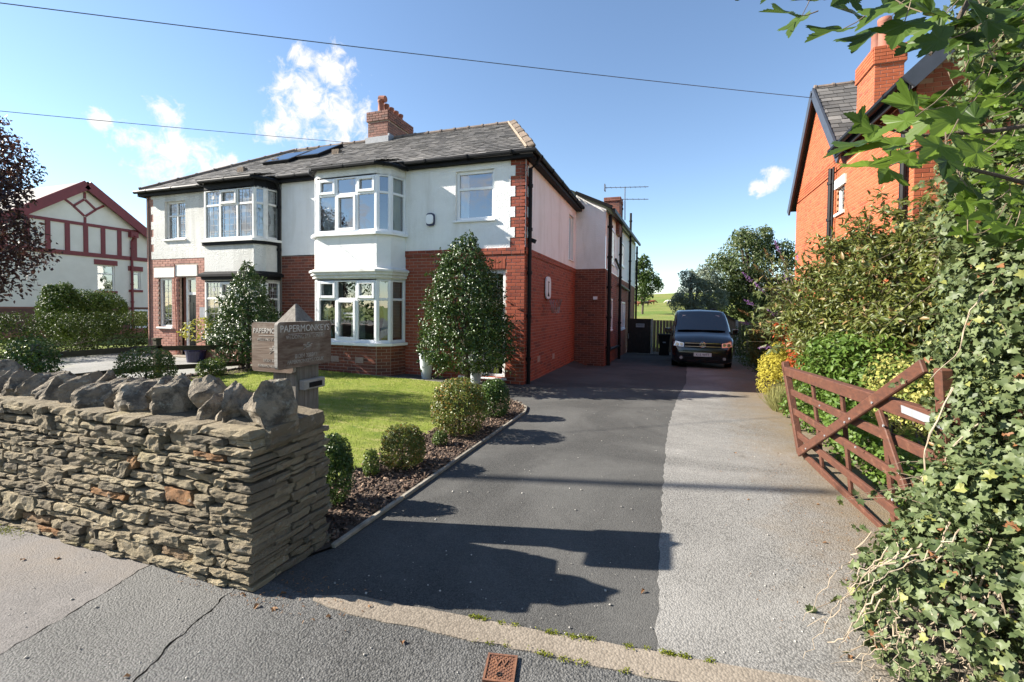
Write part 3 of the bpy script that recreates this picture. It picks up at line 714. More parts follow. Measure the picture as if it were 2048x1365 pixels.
bayL = [(-12.06, FY), (-12.01, 9.14), (-11.84, 8.92), (-10.09, 8.92), (-9.92, 9.14), (-9.87, FY)]
hole_bayR = (1.36, 3.82, -1, 4.86); hole_win = (5.14, 6.09, 3.68, 4.80); hole_fd = (5.30, 6.38, .12, 2.54)
teeth = []
for k in range(9):
    w_ = .345 if k % 2 == 0 else .235
    teeth.append((6.82 - w_, 6.83, 3.02 + k * .225, 3.02 + (k + 1) * .225))
# walls of the right-hand house
mb = MB(); fR.sheet(mb, 0, fR.L, -.3, 3.0, [hole_bayR, hole_fd]); fR.sheet(mb, 6.4, fR.L, 3.0, 5.05, [], 0.0)
mb.build('wall', M['mortar'], hr)
mb = MB(); fS.sheet(mb, 0, fS.L, -.6, 3.0); fS.sheet(mb, 0, .3, 3.0, 5.05); mb.build('wall', M['mortar_red'], hr)
bl1 = brick_list(fR, 3.82, 6.82, .0, 2.885, [hole_fd]); bl2 = brick_list(fR, 0, 1.36, .0, 3.0)
for h_ in teeth: bl1 += brick_list(fR, h_[0] + .004, 6.82, h_[2], h_[3] - .002)
bl1 += brick_list(fR, 3.82, 6.82, 2.885, 3.03, [], .022)
mb = MB(); fR.box(mb, 3.82, 6.815, 0, .02, 2.882, 3.02); fS.box(mb, 0, 5.66, 0, .02, 2.882, 3.02); mb.build('string_course', M['mortar'], hr)
bay_b = []
for i in range(5):
    f = Face(bayR[i], bayR[i + 1]); bay_b += brick_list(f, .004, f.L - .004, .03, .76)
lay_bricks(bl1, M['brick_red'], hr, 210)
lay_bricks(bay_b + bl2, M['brick_brown'], hr, 90)
sb = brick_list(fS, 0, 5.66, -.45, 2.885) + brick_list(fS, 0, 5.66, 2.885, 3.03, [], .022)
for k in range(9): sb += brick_list(fS, 0, .12 if k % 2 else .23, 3.03 + k * .225, 3.03 + (k + 1) * .225)
lay_bricks(sb, M['brick_red'], hr, 0, 'side_brickwork')
mb = MB(); fR.sheet(mb, 0, fR.L, 3.02, 5.05, [(1.36, 3.82, -1, 5.2), hole_win] + teeth, .014); mb.build('render_panel', M['render_white'], hr)
side_win = (4.55, 5.2, 3.25, 4.66)
mb = MB(); fS.sheet(mb, .0, 5.66, 3.03, 5.1, [(0, .12 if k % 2 else .23, 3.03 + k * .225, 3.03 + (k + 1) * .225) for k in range(9)] + [side_win], .012)
mb.build('render_panel', M['render_white'], hr)
window(hr, fR, *hole_win, cols=(1,), transom=4.4, fw=.07, sill=.05)
window(hr, fR, *hole_fd, cols=(1,), transom=None, fw=.075, sill=.04, lead='big')
window(hr, fS, *side_win, cols=(1,), fw=.05, sill=.04, glass='glass')
for u in (4.9, 5.9):
    pass
# soldier course over the garden window
mb = MB()
for k in range(14): fR.box(mb, 5.3 + k * .077, 5.3 + k * .077 + .066, .003, .0125, 2.57, 2.79)
mb.build('soldier_course', M['brick_red'], hr, kind='stuff')
# air bricks
M['airbrick'] = plain('airbrick', (0.42, 0.30, 0.25), (0.33, 0.22, 0.18), 20, .9, .4, 90)
ff = Face(bayR[2], bayR[3])
for face, u, z in ((ff, .42, .36), (ff, 1.12, .36), (fS, 1.1, .38), (fS, 2.6, .3)):
    mb = MB(); face.box(mb, u, u + .225, 0, .013, z, z + .14)
    for r_ in range(4):
        for c_ in range(6): face.box(mb, u + .02 + c_ * .033, u + .04 + c_ * .033, .012, .017, z + .018 + r_ * .03, z + .03 + r_ * .03)
    mb.build('air_brick', M['airbrick'], hr)
def bay(par, pts, style):
    n = len(pts) - 1; fs = [Face(pts[i], pts[i + 1]) for i in range(n)]
    ren = M['render_white'] if style == 'R' else M['render_grey']; wm = 'upvc' if style == 'R' else 'paint_white'; trim = M['paint_white'] if style == 'R' else M['black_paint']
    mb = MB()
    for f in fs: f.sheet(mb, 0, f.L, -.2, .8)
    mb.build('bay_plinth', M['mortar'], par)
    mb = MB()
    for f in fs: f.sheet(mb, 0, f.L, 2.3, 3.42)
    mb.build('bay_apron', ren, par)
    mb = MB()
    for f in fs: f.sheet(mb, 0, f.L, 4.72, 4.98)
    mb.build('bay_frieze', trim, par)
    for z0, z1, tr in ((.84, 2.34, 1.86), (3.42, 4.76, 4.33)):
        for i, f in enumerate(fs):
            if i == 2:
                w = window(par, f, .0, f.L, z0, z1, (1, 1.05, 1), tr, -.0, .07 if style == 'R' else .06, ((0, 1), (2, 1), (1, 0)) if style == 'R' else ((1, 1),), wm, None if style == 'R' else 'big', 0)
            else: window(par, f, .0, f.L, z0, z1, (1,), tr, -.0, .065, (), wm, None if style == 'R' else 'big', 0)
    band(par, pts, -.08, .085, .775, .838, M['upvc'] if style == 'R' else M['paint_white'], 'bay_sill')
    band(par, pts, -.08, .085, 3.355, 3.418, M['upvc'] if style == 'R' else M['paint_white'], 'bay_sill')
    if style == 'R':
        band(par, pts, 0.0, .05, 2.36, 2.43, M['paint_white'], 'cornice'); band(par, pts, 0.0, .09, 2.43, 2.50, M['paint_white'], 'cornice'); band(par, pts, 0.0, .13, 2.50, 2.55, M['paint_white'], 'cornice', 2.60)
    else:
        band(par, pts, 0.0, .07, 2.36, 2.44, M['black_paint'], 'cornice'); band(par, pts, 0.0, .14, 2.44, 2.50, M['black_paint'], 'cornice', 2.58)
        band(par, pts, 0.0, .05, 3.275, 3.35, M['black_paint'], 'cornice')
    A = offset_poly(pts, .09); mb = MB(); k = len(A)
    yt = 9.42
    mb.v = [(p.x, p.y, 4.985) for p in A] + [(p.x * .6 + (pts[0][0] + pts[-1][0]) * .2 , yt, roofz(yt) + .03) for p in A] + [(p.x, p.y, 4.94) for p in A]
    mb.f = [(i, i + 1, k + i + 1, k + i) for i in range(k - 1)] + [(2 * k + i, 2 * k + i + 1, i + 1, i) for i in range(k - 1)] + [tuple(2 * k + i for i in range(k))]
    mb.build('bay_roof', M['slate'] if style == 'R' else M['soffit_dark'], par)
    gutter(par, [(p.x, p.y - .03, 4.95) for p in A], .045)
bay(hr, bayR, 'R'); bay(hl, bayL, 'L')
slates(hr, (-8.3, 8.80, 5.0), (-6.2, 8.80, 5.0), (-6.05, 9.45, roofz(9.45) + .05), (-8.45, 9.45, roofz(9.45) + .05), name='bay_slates')
slates(hl, (-12.0, 8.80, 5.0), (-9.95, 8.80, 5.0), (-9.9, 9.45, roofz(9.45) + .05), (-12.05, 9.45, roofz(9.45) + .05), name='bay_slates')
# curtains and rooms
ffR = Face(bayR[2], bayR[3])
for u0, u1, z0, z1, sd in ((.06, .36, .95, 2.3, 1), (.45, .62, .95, 2.3, 1)): curtain(hr, ffR, u0, u1, z0, z1, -.16, 'curtain', .55 if u0 < .2 else 0, .02, sd)
curtain(hr, ffR, .62, 1.0, .9, 2.3, -.5, 'curtain'); curtain(hr, ffR, .06, .5, 3.46, 4.7, -.15, 'curtain_white', .3)
for i in (3, 4):
    f = Face(bayR[i], bayR[i + 1]); curtain(hr, f, .08, f.L - .05, .95, 2.3, -.13, 'curtain', .5 if i == 3 else 0, .015, -1); 
f = Face(bayR[4], bayR[5]); curtain(hr, f, .08, f.L - .05, 3.46, 4.7, -.13, 'curtain', 0, .015, -1)
curtain(hr, fR, 5.2, 5.4, 3.72, 4.75, -.16, 'curtain_white')
ffL = Face(bayL[2], bayL[3])
for k in range(3): curtain(hl, ffL, .06 + k * .58, .30 + k * .58, 3.46, 4.7, -.13, 'curtain_white', .4)
for k in range(3): curtain(hl, ffL, .3 + k * .58, .55 + k * .58, .9, 2.3, -.25, 'curtain_red')
for i in (3, 4):
    f = Face(bayL[i], bayL[i + 1]); curtain(hl, f, .1, f.L - .06, 3.46, 4.7, -.12, 'curtain_white', .5, .015, -1)
for par, x0, x1 in ((hr, XP + .02, XR - .1), (hl, XL + .1, XP - .02)):
    mb = MB(); mb.quad((x0, 12.3, 0), (x1, 12.3, 0), (x1, 12.3, 5), (x0, 12.3, 5)); mb.quad((x0, 9.6, 2.75), (x1, 9.6, 2.75), (x1, 12.3, 2.75), (x0, 12.3, 2.75)); mb.quad((x0, 9.6, .1), (x1, 9.6, .1), (x1, 12.3, .1), (x0, 12.3, .1))
    mb.quad((x0, 9.6, 4.95), (x1, 9.6, 4.95), (x1, 12.3, 4.95), (x0, 12.3, 4.95)); mb.quad((x0, 9.5, 0), (x0, 12.3, 0), (x0, 12.3, 5), (x0, 9.5, 5)); mb.quad((x1, 9.6, 0), (x1, 12.3, 0), (x1, 12.3, 5), (x1, 9.6, 5)); mb.build('room', M['interior'], par)
p0 = ffR.p(.86, .03, 1.42)
place_text('window_lettering', 'PAPERMONKEYS', .058, ffR.p(.90, -.03, 1.50), (1, 0, 0), (0, 0, 1), M['upvc'], hr, .8)
place_text('window_lettering', 'WEDDING STATIONERY', .028, ffR.p(.90, -.03, 1.43), (1, 0, 0), (0, 0, 1), M['upvc'], hr, .9)
# left-hand house walls
hB, hW, hN, hD = (2.99, 5.18, -1, 5.0), (.79, 1.65, 3.62, 4.74), (.48, 1.05, 1.01, 2.48), (1.33, 2.04, .2, 2.5)
mb = MB(); fL.sheet(mb, 0, fL.L, -.3, 3.05, [hB, hN, hD]); fL.sheet(mb, 0, .3, 3.05, 5.05); fLS.sheet(mb, 0, 7.46, -.3, 5.05); mb.build('wall', M['mortar'], hl)
tl = [(-.01, .30 if k % 2 else .2, 3.05 + k * .225, 3.05 + (k + 1) * .225) for k in range(9)]
lb = brick_list(fL, 0, 2.99, .05, 3.05, [hN, hD, (.28, 1.18, 2.5, 2.78), (1.15, 2.12, 2.53, 2.86)])
for h_ in tl: lb += brick_list(fL, 0, h_[1] - .004, h_[2], h_[3] - .002)
lay_bricks(lb, M['brick_pink'], hl, 230)
bb = []
for i in range(5):
    f = Face(bayL[i], bayL[i + 1]); bb += brick_list(f, .004, f.L - .004, .1, .76)
lay_bricks(bb, M['brick_pink'], hl, 0, 'bay_brickwork')
mb = MB(); fL.sheet(mb, 0, fL.L, 3.05, 5.05, [hB, hW] + tl, .016); mb.build('render_panel', M['render_grey'], hl)
window(hl, fL, *hW, (1, 1), 4.32, -.06, .055, (), 'paint_white', 'big', .05)
window(hl, fL, *hN, (1,), None, -.05, .06, (), 'paint_white', 'big', .05)
mb = MB(); fL.box(mb, .30, 1.17, .0, .02, 2.5, 2.78); mb.build('lintel', M['paint_white'], hl)
mb = MB(); fL.box(mb, 1.19, 2.10, .0, .022, 2.53, 2.85); mb.build('lintel', M['paint_white'], hl)
mb = MB(); fL.box(mb, 1.50, 1.57, -.2, -.1, .2, 2.5); fL.box(mb, 1.97, 2.04, -.2, -.1, .2, 2.5); fL.box(mb, 1.57, 1.97, -.2, -.1, 1.98, 2.06); fL.box(mb, 1.57, 1.97, -.2, -.1, 2.43, 2.5)
df = mb.build('door_frame', M['paint_white'], hl)
MB().quad(fL.p(1.57, -.15, 2.06), fL.p(1.97, -.15, 2.06), fL.p(1.97, -.15, 2.43), fL.p(1.57, -.15, 2.43)).build('pane', M['glass'], df)
mb = MB(); fL.box(mb, 1.33, 1.5, -.3, -.14, .2, 2.5); mb.build('door_reveal', M['brick_dark'], hl)
M['door_black'] = plain('door_black', (0.02, 0.02, 0.025), (0.03, 0.03, 0.035), 5, .25)
mb = MB(); fL.box(mb, 1.572, 1.968, -.19, -.14, .22, 1.978)
for zz in ((.35, .95), (1.05, 1.75)):
    for uu in ((1.61, 1.75), (1.79, 1.93)):
        fL.box(mb, uu[0], uu[1], -.141, -.132, *zz)
dr = mb.build('door', M['door_black'], hl)
mb = MB(); fL.box(mb, 1.60, 1.63, -.14, -.10, 1.08, 1.2); mb.build('door_handle', M['leadcame'], dr)
mb = MB(); fL.box(mb, 1.25, 2.2, -.25, .32, -.1, .2); mb.build('doorstep', M['concrete'], hl)
mb = MB(); fL.box(mb, 2.2, 2.62, .004, .02, 1.32, 1.62); mb.build('house_plaque', M['lead'], hl)
pipe(hl, [fL.p(1.22, .03, 2.88), fL.p(1.19, .03, 2.2), fL.p(1.25, .025, 1.0), fL.p(1.22, .025, .2), fL.p(.9, .025, .12)], .012, 'cable', 'terracotta', False)
# roofs
EL, ER = XL - .2, XR + .2
A1, B1 = (EL, EY, EZ), (XP, EY, EZ); T1, T2, T3 = (-12.2, RYY, RZ), (XP, RYY, RZ), (-4.36, RYY, RZ)
for par, q in ((hl, [(EL, EY, EZ - .02), (XP, EY, EZ - .02), (XP, RYY, RZ - .02), (-12.2, RYY, RZ - .02)]), (hr, [(XP, EY, EZ - .02), (ER, EY, EZ - .02), (-4.36, RYY, RZ - .02), (XP, RYY, RZ - .02)])):
    mb = MB(); mb.quad(*q); xa, xb = q[0][0], q[1][0]; mb.quad((xa, 15.7, EZ - .02), (xb, 15.7, EZ - .02), q[2], q[3])
    if par is hl: mb.add([(EL, EY, EZ - .02), (EL, 15.7, EZ - .02), (-12.2, RYY, RZ - .02)], [(0, 1, 2)])
    else: mb.add([(ER, EY, EZ - .02), (ER, 15.7, EZ - .02), (-4.36, RYY, RZ - .02)], [(0, 1, 2)])
    mb.build('roof', M['soffit_dark'], par)
slates(hl, A1, B1, T2, T1); slates(hr, B1, (ER, EY, EZ), T3, T2)
slates(hr, (ER, EY, EZ), (ER, 15.7, EZ), (-4.3, RYY, RZ), (-4.3, RYY, RZ)); slates(hl, (EL, 15.7, EZ), (EL, EY, EZ), (-12.2, RYY, RZ), (-12.2, RYY, RZ))
ridge_tiles(hr, (XP, RYY, RZ + .0), (-4.4, RYY, RZ + .0), .075); ridge_tiles(hl, (-12.2, RYY, RZ), (XP, RYY, RZ), .075); ridge_tiles(hl, (EL + .05, EY + .03, EZ + .03), (-12.2, RYY, RZ + .02), .075, .5)
# the mortared hip on the right
a, b = Vector((ER - .05, EY + .06, EZ + .06)), Vector((-4.36, RYY, RZ + .05)); n = 11
for i in range(n):
    p, q = a.lerp(b, i / n), a.lerp(b, (i + 1) / n); e = (q - p).normalized()
    mb = MB(); mb.bar(p - e * .01 + Vector((0, 0, .02 * (i % 2))), q - e * .012 + Vector((0, 0, .02 * (i % 2))), .19, .08, (-.35, -.25, 1)); o = mb.build('hip_tile', M['hip_cement'], hr); bevel(o, .025)
sd = Vector((-.10, -.03, -.015)); mb = MB(); mb.bar(a + sd, b + sd, .04, .07, (-.35, -.25, 1)); mb.build('hip_mortar', M['hip_mortar'], hr)
for par, x0, x1 in ((hr, XP, ER), (hl, EL, XP)):
    mb = MB(); mb.box(x0, x1, EY, EY + .03, EZ - .17, EZ - .005); mb.box(x0, x1, EY + .032, 9.56, EZ - .168, EZ - .14)
    if par is hr: mb.box(ER - .03, ER, EY + .032, 15.5, EZ - .17, EZ - .005); mb.box(XR - .05, ER - .032, 9.562, 15.5, EZ - .168, EZ - .14)
    else: mb.box(EL, EL + .03, EY + .032, 15.5, EZ - .17, EZ - .005)
    mb.build('fascia', M['black_paint'], par)
gutter(hr, [(-9.8, 9.345, EZ - .05), (-8.55, 9.345, EZ - .05)]); gutter(hr, [(-5.9, 9.345, EZ - .05), (ER + .05, 9.345, EZ - .045), (ER + .05, 15.6, EZ - .05)])
gutter(hl, [(EL - .05, 9.345, EZ - .05), (-12.1, 9.345, EZ - .05)])
pipe(hl, [(-9.84, 9.38, 4.95), (-9.84, 9.48, 4.75), (-9.84, 9.48, 2.5)], .045)
pipe(hr, [(ER + .04, 9.75, EZ - .1), (ER, 9.75, EZ - .22), (XR + .06, 9.72, EZ - .32), (XR + .06, 9.72, -.02)], .042)
mb = MB(); mb.obox((XR + .1, 9.78, 3.2), (.07, 0, -.03), (0, .04, 0), (.02, 0, .04)); mb.build('security_camera', M['black_plastic'], hr)
# chimney stack with five pots
def chimney(par, x0, x1, y0, y1, z0, z1, mat, name='chimney', corb=.3, mort='mortar', face_bricks=True):
    mb = MB(); mb.box(x0, x1, y0, y1, z0, z1 - .02); ch = mb.build(name, M[mort], par)
    fs = [Face((x0, y0), (x1, y0)), Face((x1, y0), (x1, y1)), Face((x0, y1), (x0, y0))]; l = []
    for f in fs: l += brick_list(f, 0.0, f.L, z0, z1 - corb); l += brick_list(f, -.03, f.L + .03, z1 - corb, z1, [], .04)
    mb2 = MB(); mb2.box(x0 - .03, x1 + .03, y0 - .03, y1 + .03, z1 - corb - .003, z1 - .008); mb2.build('cap', M[mort], ch)
    lay_bricks(l, M[mat], ch, 0); return ch
ch = chimney(hr, -9.05, -8.33, 12.2, 13.6, 6.4, 7.78, 'brick_dark')
mb = MB(); mb.box(-9.11, -8.27, 12.14, 12.19, 6.62, 6.98); mb.box(-8.325, -8.27, 12.19, 13, 6.7, 7.06); mb.build('flashing', M['lead'], ch)
for k in range(5):
    y = 12.36 + k * .27; x = -8.69
    hgt = .42 if k == 0 else .40
    mb = MB(); mb.lathe((x, y, 7.76), [(.0, 0), (.12, 0), (.115, .05), (.095, .07), (.085, hgt - .08), (.105, hgt - .06), (.105, hgt), (.075, hgt), (.07, .1)], 14)
    pt = mb.build('chimney_pot', M['terracotta'], ch, True)
    if k == 0: mb = MB(); mb.tube([(x - .04, y, 7.76 + hgt + .04), (x + .17, y, 7.76 + hgt + .02)], [.11, .10], 12); mb.build('cowl', M['terracotta'], pt)
# roof windows on the older half
def roof_light(x0, x1, y0, y1):
    n = Vector((0, -slope, 1)).normalized(); mb = MB(); P = [Vector((x0, y0, roofz(y0))), Vector((x1, y0, roofz(y0))), Vector((x1, y1, roofz(y1))), Vector((x0, y1, roofz(y1)))]
    c = sum(P, Vector()) / 4; mb.prism([p + n * .02 for p in P], n * .09); f = mb.build('roof_window', M['black_paint'], hl)
    MB().quad(*[c + (p - c) * .86 + n * .116 for p in P]).build('pane', M['glass_dark'], f)
roof_light(-11.75, -10.75, 10.75, 11.7); roof_light(-10.7, -9.9, 11.0, 12.1)
for x, y in ((-12.3, 10.3), (-11.6, 10.9), (-9.6, 11.2)):
    mb = MB(); mb.box(x, x + .25, y, y + .15, roofz(y) + .0, roofz(y) + .16); mb.build('roof_vent', M['hip_cement'], hl if x < XP else hr)
# rear wing
mb = MB(); fW.sheet(mb, 0, 1.0, -.7, 3.02); fV.sheet(mb, 0, fV.L, -1.0, 3.02); mb.build('wall', M['mortar_red'], hr)
lay_bricks(brick_list(fW, 0, 1, -.5, 3.02) + brick_list(fV, 0, fV.L, -.8, 3.02, [(.75, 1.9, .95, 2.06), (5.3, 6.9, .8, 2.02)]), M['brick_brown'], hr, 0, 'wing_brickwork')
def wz(y): return 4.98 + (y - 15.2) * .055
mb = MB(); mb.quad((XR, 15.196, 3.02), (-2.0, 15.196, 3.02), (-2.0, 15.196, 4.98), (XR, 15.196, 5.5)); mb.build('render_panel', M['render_white'], hr)
mb = MB(); mb.quad((-1.99, 15.2, 3.02), (-1.99, 29, 3.02), (-1.99, 29, wz(29)), (-1.99, 15.2, wz(15.2))); mb.build('render_panel', M['render_white'], hr)
mb = MB(); mb.add([(-1.8, 15.1, wz(15.2)), (-1.8, 29.2, wz(29)), (-5, 29.2, wz(29) + 1.5), (-5, 15.1, wz(15.2) + 1.6), (-1.8, 15.1, wz(15.2) - .12), (-1.8, 29.2, wz(29) - .12)], [(0, 1, 2, 3), (0, 4, 5, 1)]); mb.build('wing_roof', M['slate'], hr)
mb = MB(); mb.bar((-1.75, 15.1, wz(15.2) - .08), (-1.75, 29.2, wz(29) - .08), .1, .12); mb.build('gutter', M['black_plastic'], hr)
mb = MB(); mb.bar((-3.0, 15.12, 5.55), (-1.8, 15.12, wz(15.2) + .02), .12, .1); mb.build('verge', M['black_paint'], hr)
for y0, y1, z0, z1 in ((15.95, 17.1, .95, 2.06), (20.6, 22.2, .8, 2.02), (16.2, 17.6, 3.35, 4.6), (20.0, 21.4, 3.6, 4.6)):
    window(hr, fV, y0 - 15.2, y1 - 15.2, z0, z1, (1, 1) if z0 < 3 else (1,), None, .045, .07, (), 'upvc', None, .06, 'glass_dark')
for y, zt, xx in ((15.55, 4.85, -1.9), (18.9, 6.1, -1.88), (23.6, 6.5, -1.88), (28.6, 5.5, -1.88)):
    p0 = Vector((xx, y, zt)); pipe(hr, [(xx, y, zt), (xx, y, gz(-1, y))], .06 if y > 16 else .07, 'soil_pipe')
mb = MB(); mb.tube([(-1.9, 18.8, 2.7), (-1.9, 23.5, 2.62)], .05, 6); mb.tube([(-1.9, 17.3, 3.55), (-1.9, 18.9, 3.3)], .045, 6); mb.tube([(-1.9, 15.6, .3), (-1.9, 18.9, .2)], .05, 6); mb.build('waste_pipe', M['black_plastic'], hr)
mb = MB(); mb.obox((-2.3, 15.12, 2.05), (.06, 0, 0), (0, .07, 0), (0, 0, .05)); mb.build('wall_light', M['upvc'], hr)
c2 = chimney(hr, -2.42, -1.86, 18.0, 18.9, 4.6, 6.02, 'brick_dark', corb=.15)
# television aerial
ae = thing('television_aerial', 'thin metal television aerial on the rear chimney', 'aerial', (-1.83, 18.5, 5.2))
M['alu'] = plain('alu', (0.28, 0.29, 0.31), (0.2, 0.2, 0.22), 5, .35, metal=.7)
q0 = onY(1250, 440, 18.5); q1 = onY(1250, 376, 18.5)
MB().tube([(q0.x, 18.5, 5.2), (q1.x, 18.5, q1.z)], .02, 6).build('mast', M['alu'], ae)
for (xa, ya, xb, yb, nn) in ((1210, 376, 1297, 374, 9), (1240, 399, 1297, 399, 5)):
    a, b = onY(xa, ya, 18.5), onY(xb, yb, 18.5); mb = MB(); mb.tube([a, b], .014, 5)
    for k in range(nn): p = a.lerp(b, (k + .3) / nn); mb.tube([p + Vector((0, -.16, 0)), p + Vector((0, .16, 0))], .007, 4)
    mb.build('boom', M['alu'], ae)
    if nn == 9: mb = MB(); mb.obox(a, (.02, 0, 0), (0, .12, 0), (0, 0, .13)); mb.build('reflector', M['alu'], ae)
# alarm box and toy hoop on the walls
al = thing('alarm_box', 'white and navy burglar alarm box on the white render', 'alarm', (-5.31, 9.5, 3.6))
M['navy'] = plain('navy', (0.02, 0.025, 0.09), None, 5, .4)
def capsule(face, uc, zc, w, h, d0, d1):
    P = [];
    for k in range(24):
        a = 2 * math.pi * k / 24; x = math.cos(a); y = math.sin(a)
        P.append(face.p(uc + w / 2 * math.copysign(abs(x) ** .55, x), d0, zc + h / 2 * math.copysign(abs(y) ** .55, y)))
    return MB().prism(P, face.n * (d1 - d0))
capsule(fR, 4.51, 3.74, .21, .30, .014, .07).build('backing', M['navy'], al); capsule(fR, 4.51, 3.74, .18, .22, .07, .1).build('cover', M['upvc'], al)
hp = thing('basketball_hoop', 'small white toy basketball board with ring and net on brick side wall', 'basketball hoop', (-2.95, 11.44, 2.0))
capsule(fS, 1.9, 2.22, .5, .58, .03, .06).build('backboard', M['upvc'], hp)
mb = MB(); fS.box(mb, 1.86, 1.90, .061, .064, 2.1, 2.36); fS.box(mb, 1.82, 1.98, .061, .064, 2.361, 2.38); mb.prism([fS.p(1.78, .061, 2.0), fS.p(1.98, .061, 2.0), fS.p(1.88, .061, 2.14)], fS.n * .004); mb.build('figure', M['black_paint'], hp)
cc = fS.p(1.92, .24, 1.93); mb = MB(); mb.tube([cc + Vector((.17 * math.cos(k * .3927), .17 * math.sin(k * .3927), 0)) for k in range(17)], .012, 6); mb.build('ring', M['terracotta'], hp)
mb = MB()
for k in range(12):
    a = k * math.pi / 6; mb.tube([cc + Vector((.17 * math.cos(a), .17 * math.sin(a), 0)), cc + Vector((.11 * math.cos(a + .4), .11 * math.sin(a + .4), -.2)), cc + Vector((.09 * math.cos(a), .09 * math.sin(a), -.36))], .006, 4)
mb.build('net', M['alu'], hp)
# ------------------------------------------------------------ red brick house on the right
ho = thing('red_brick_house', 'tall orange-red brick house with slate gable and black gutters beyond the hedge', 'house', (6, 12, 0))
M['brick_orange'] = brickmat('brick_orange', (0.36, 0.088, 0.034), (0.40, 0.108, 0.044), (0.27, 0.062, 0.028), .3)
M['mortar_orange'] = plain('mortar_orange', (0.46, 0.25, 0.15), (0.36, 0.18, 0.10), 9, .95)
GX, NY, FYR, E0 = 3.9, 9.6, 17.2, 5.55
fO = Face((GX, FYR), (GX, NY)); fF = Face((GX, NY), (14, NY))
hw = (FYR - 13.35, FYR - 12.85, 4.1, 4.72)
mb = MB(); fO.sheet(mb, 0, fO.L, -.6, E0, [hw]); fF.sheet(mb, 0, fF.L, -.3, E0); mb.add([(GX, FYR, E0 - .4), (GX, 12.95, E0 - .4), (GX, 15.1, 7.75)], [(0, 1, 2)]); mb.add([(GX, NY, E0), (14, NY, E0), (9, NY, 10.6)], [(0, 1, 2)]); mb.build('wall', M['mortar_orange'], ho)
lst = brick_list(fO, 0, fO.L, -.3, E0 - .35, [hw]) + brick_list(fO, FYR - 12.95, fO.L, E0 - .35, E0)
z = E0 - .35
while z < 7.6:
    hwid = 2.15 * (7.75 - z) / (7.75 - E0 + .35); lst += brick_list(fO, FYR - 15.1 - hwid, FYR - 15.1 + hwid, z, z + .074, [], 0, (int(z / .075) % 2) * .1125); z += .075
lst += brick_list(fF, 0, 5.2, 0, E0 + 1.5, [(-1, 6, 50, 60)])
lay_bricks([b for b in lst if not (b[0] is fF and b[3] > E0 + (b[1]) * 1.0)], M['brick_orange'], ho)
window(ho, fO, *hw, (1,), None, -.04, .05, (), 'paint_white', None, .07)
mb = MB(); fO.box(mb, hw[0] - .1, hw[1] + .1, .0, .05, hw[3], hw[3] + .22); mb.build('lintel', M['paint_white'], ho)
# cross gable roof with black barge boards
ap = Vector((GX - .14, 15.1, 7.95)); fl, fr = Vector((GX - .14, 17.5, 5.0)), Vector((GX - .14, 12.75, 5.35)); dx = Vector((6, 0, 0))
mb = MB(); mb.quad(fr, ap, ap + dx, fr + dx); mb.quad(fl, ap, ap + dx, fl + dx); mb.build('roof', M['soffit_dark'], ho)
slates(ho, fr + dx + Vector((0, -.02, .04)), fr + Vector((0, -.02, .04)), ap + Vector((0, -.02, .04)), ap + dx + Vector((0, -.02, .04)), .3, .2)
ridge_tiles(ho, ap + Vector((.0, 0, .03)), ap + Vector((3, 0, .03)), .08)
M['barge'] = plain('barge', (0.05, 0.055, 0.07), (0.035, 0.04, 0.05), 5, .4)
for q in (fl, fr):
    mb = MB(); mb.bar(q + Vector((-.03, 0, -.06)), ap + Vector((-.03, 0, -.06)), .05, .24, (0, 0, 1)); mb.build('barge_board', M['barge'], ho)
# near part: eaves along the drive side and street gable above
e0, e1 = Vector((GX - .25, 12.9, E0 + .02)), Vector((GX - .25, NY - .3, E0 + .02)); up = Vector((5.3, 0, 5.2))
mb = MB(); mb.quad(e0, e1, e1 + up, e0 + up); mb.build('roof', M['soffit_dark'], ho)
slates(ho, e0, e1, e1 + up * .5, e0 + up * .5, .3, .2)
mb = MB(); mb.bar(e1 + Vector((0, -.03, -.1)), e1 + up + Vector((0, -.03, -.1)), .05, .26); mb.build('barge_board', M['barge'], ho)
gutter(ho, [e0 + Vector((-.06, 0, -.05)), e1 + Vector((-.06, 0, -.05))], .065)
mb = MB(); mb.box(GX - .22, GX - .19, NY - .3, 12.9, E0 - .2, E0 - .02); mb.build('fascia', M['black_paint'], ho)
pipe(ho, [(GX - .2, 9.78, E0 - .1), (GX - .08, 9.78, E0 - .45), (GX - .08, 9.78, -.1)], .05)
pipe(ho, [(GX - .08, 13.62, 5.3), (GX - .08, 13.62, -.2)], .055)
pipe(ho, [(GX - .07, 13.45, 5.3), (GX - .07, 13.45, -.2)], .025)
mb = MB(); mb.obox((GX - .25, 13.9, 2.35), (.09, 0, .03), (0, .05, 0), (0, 0, .05)); mb.bar((GX, 13.9, 2.35), (GX - .2, 13.9, 2.35), .03, .03); mb.build('security_light', M['upvc'], ho)
ch = chimney(ho, 4.12, 4.64, 12.0, 12.95, 5.4, 7.42, 'brick_orange', corb=.38)
mb = MB(); mb.lathe((4.38, 12.3, 7.4), [(0, 0), (.15, 0), (.14, .08), (.11, .1), (.105, .62), (.13, .66), (.13, .74), (.09, .74)], 16); mb.build('chimney_pot', M['terracotta'], ch, True)
mb = MB(); mb.lathe((4.38, 12.68, 7.4), [(0, 0), (.15, 0), (.14, .08), (.11, .1), (.105, .62), (.13, .66), (.13, .74), (.09, .74)], 16); mb.build('chimney_pot', M['terracotta'], ch, True)
mb = MB(); mb.box(4.06, 4.70, 11.95, 11.99, 5.6, 6.0); mb.build('flashing', M['lead'], ch)

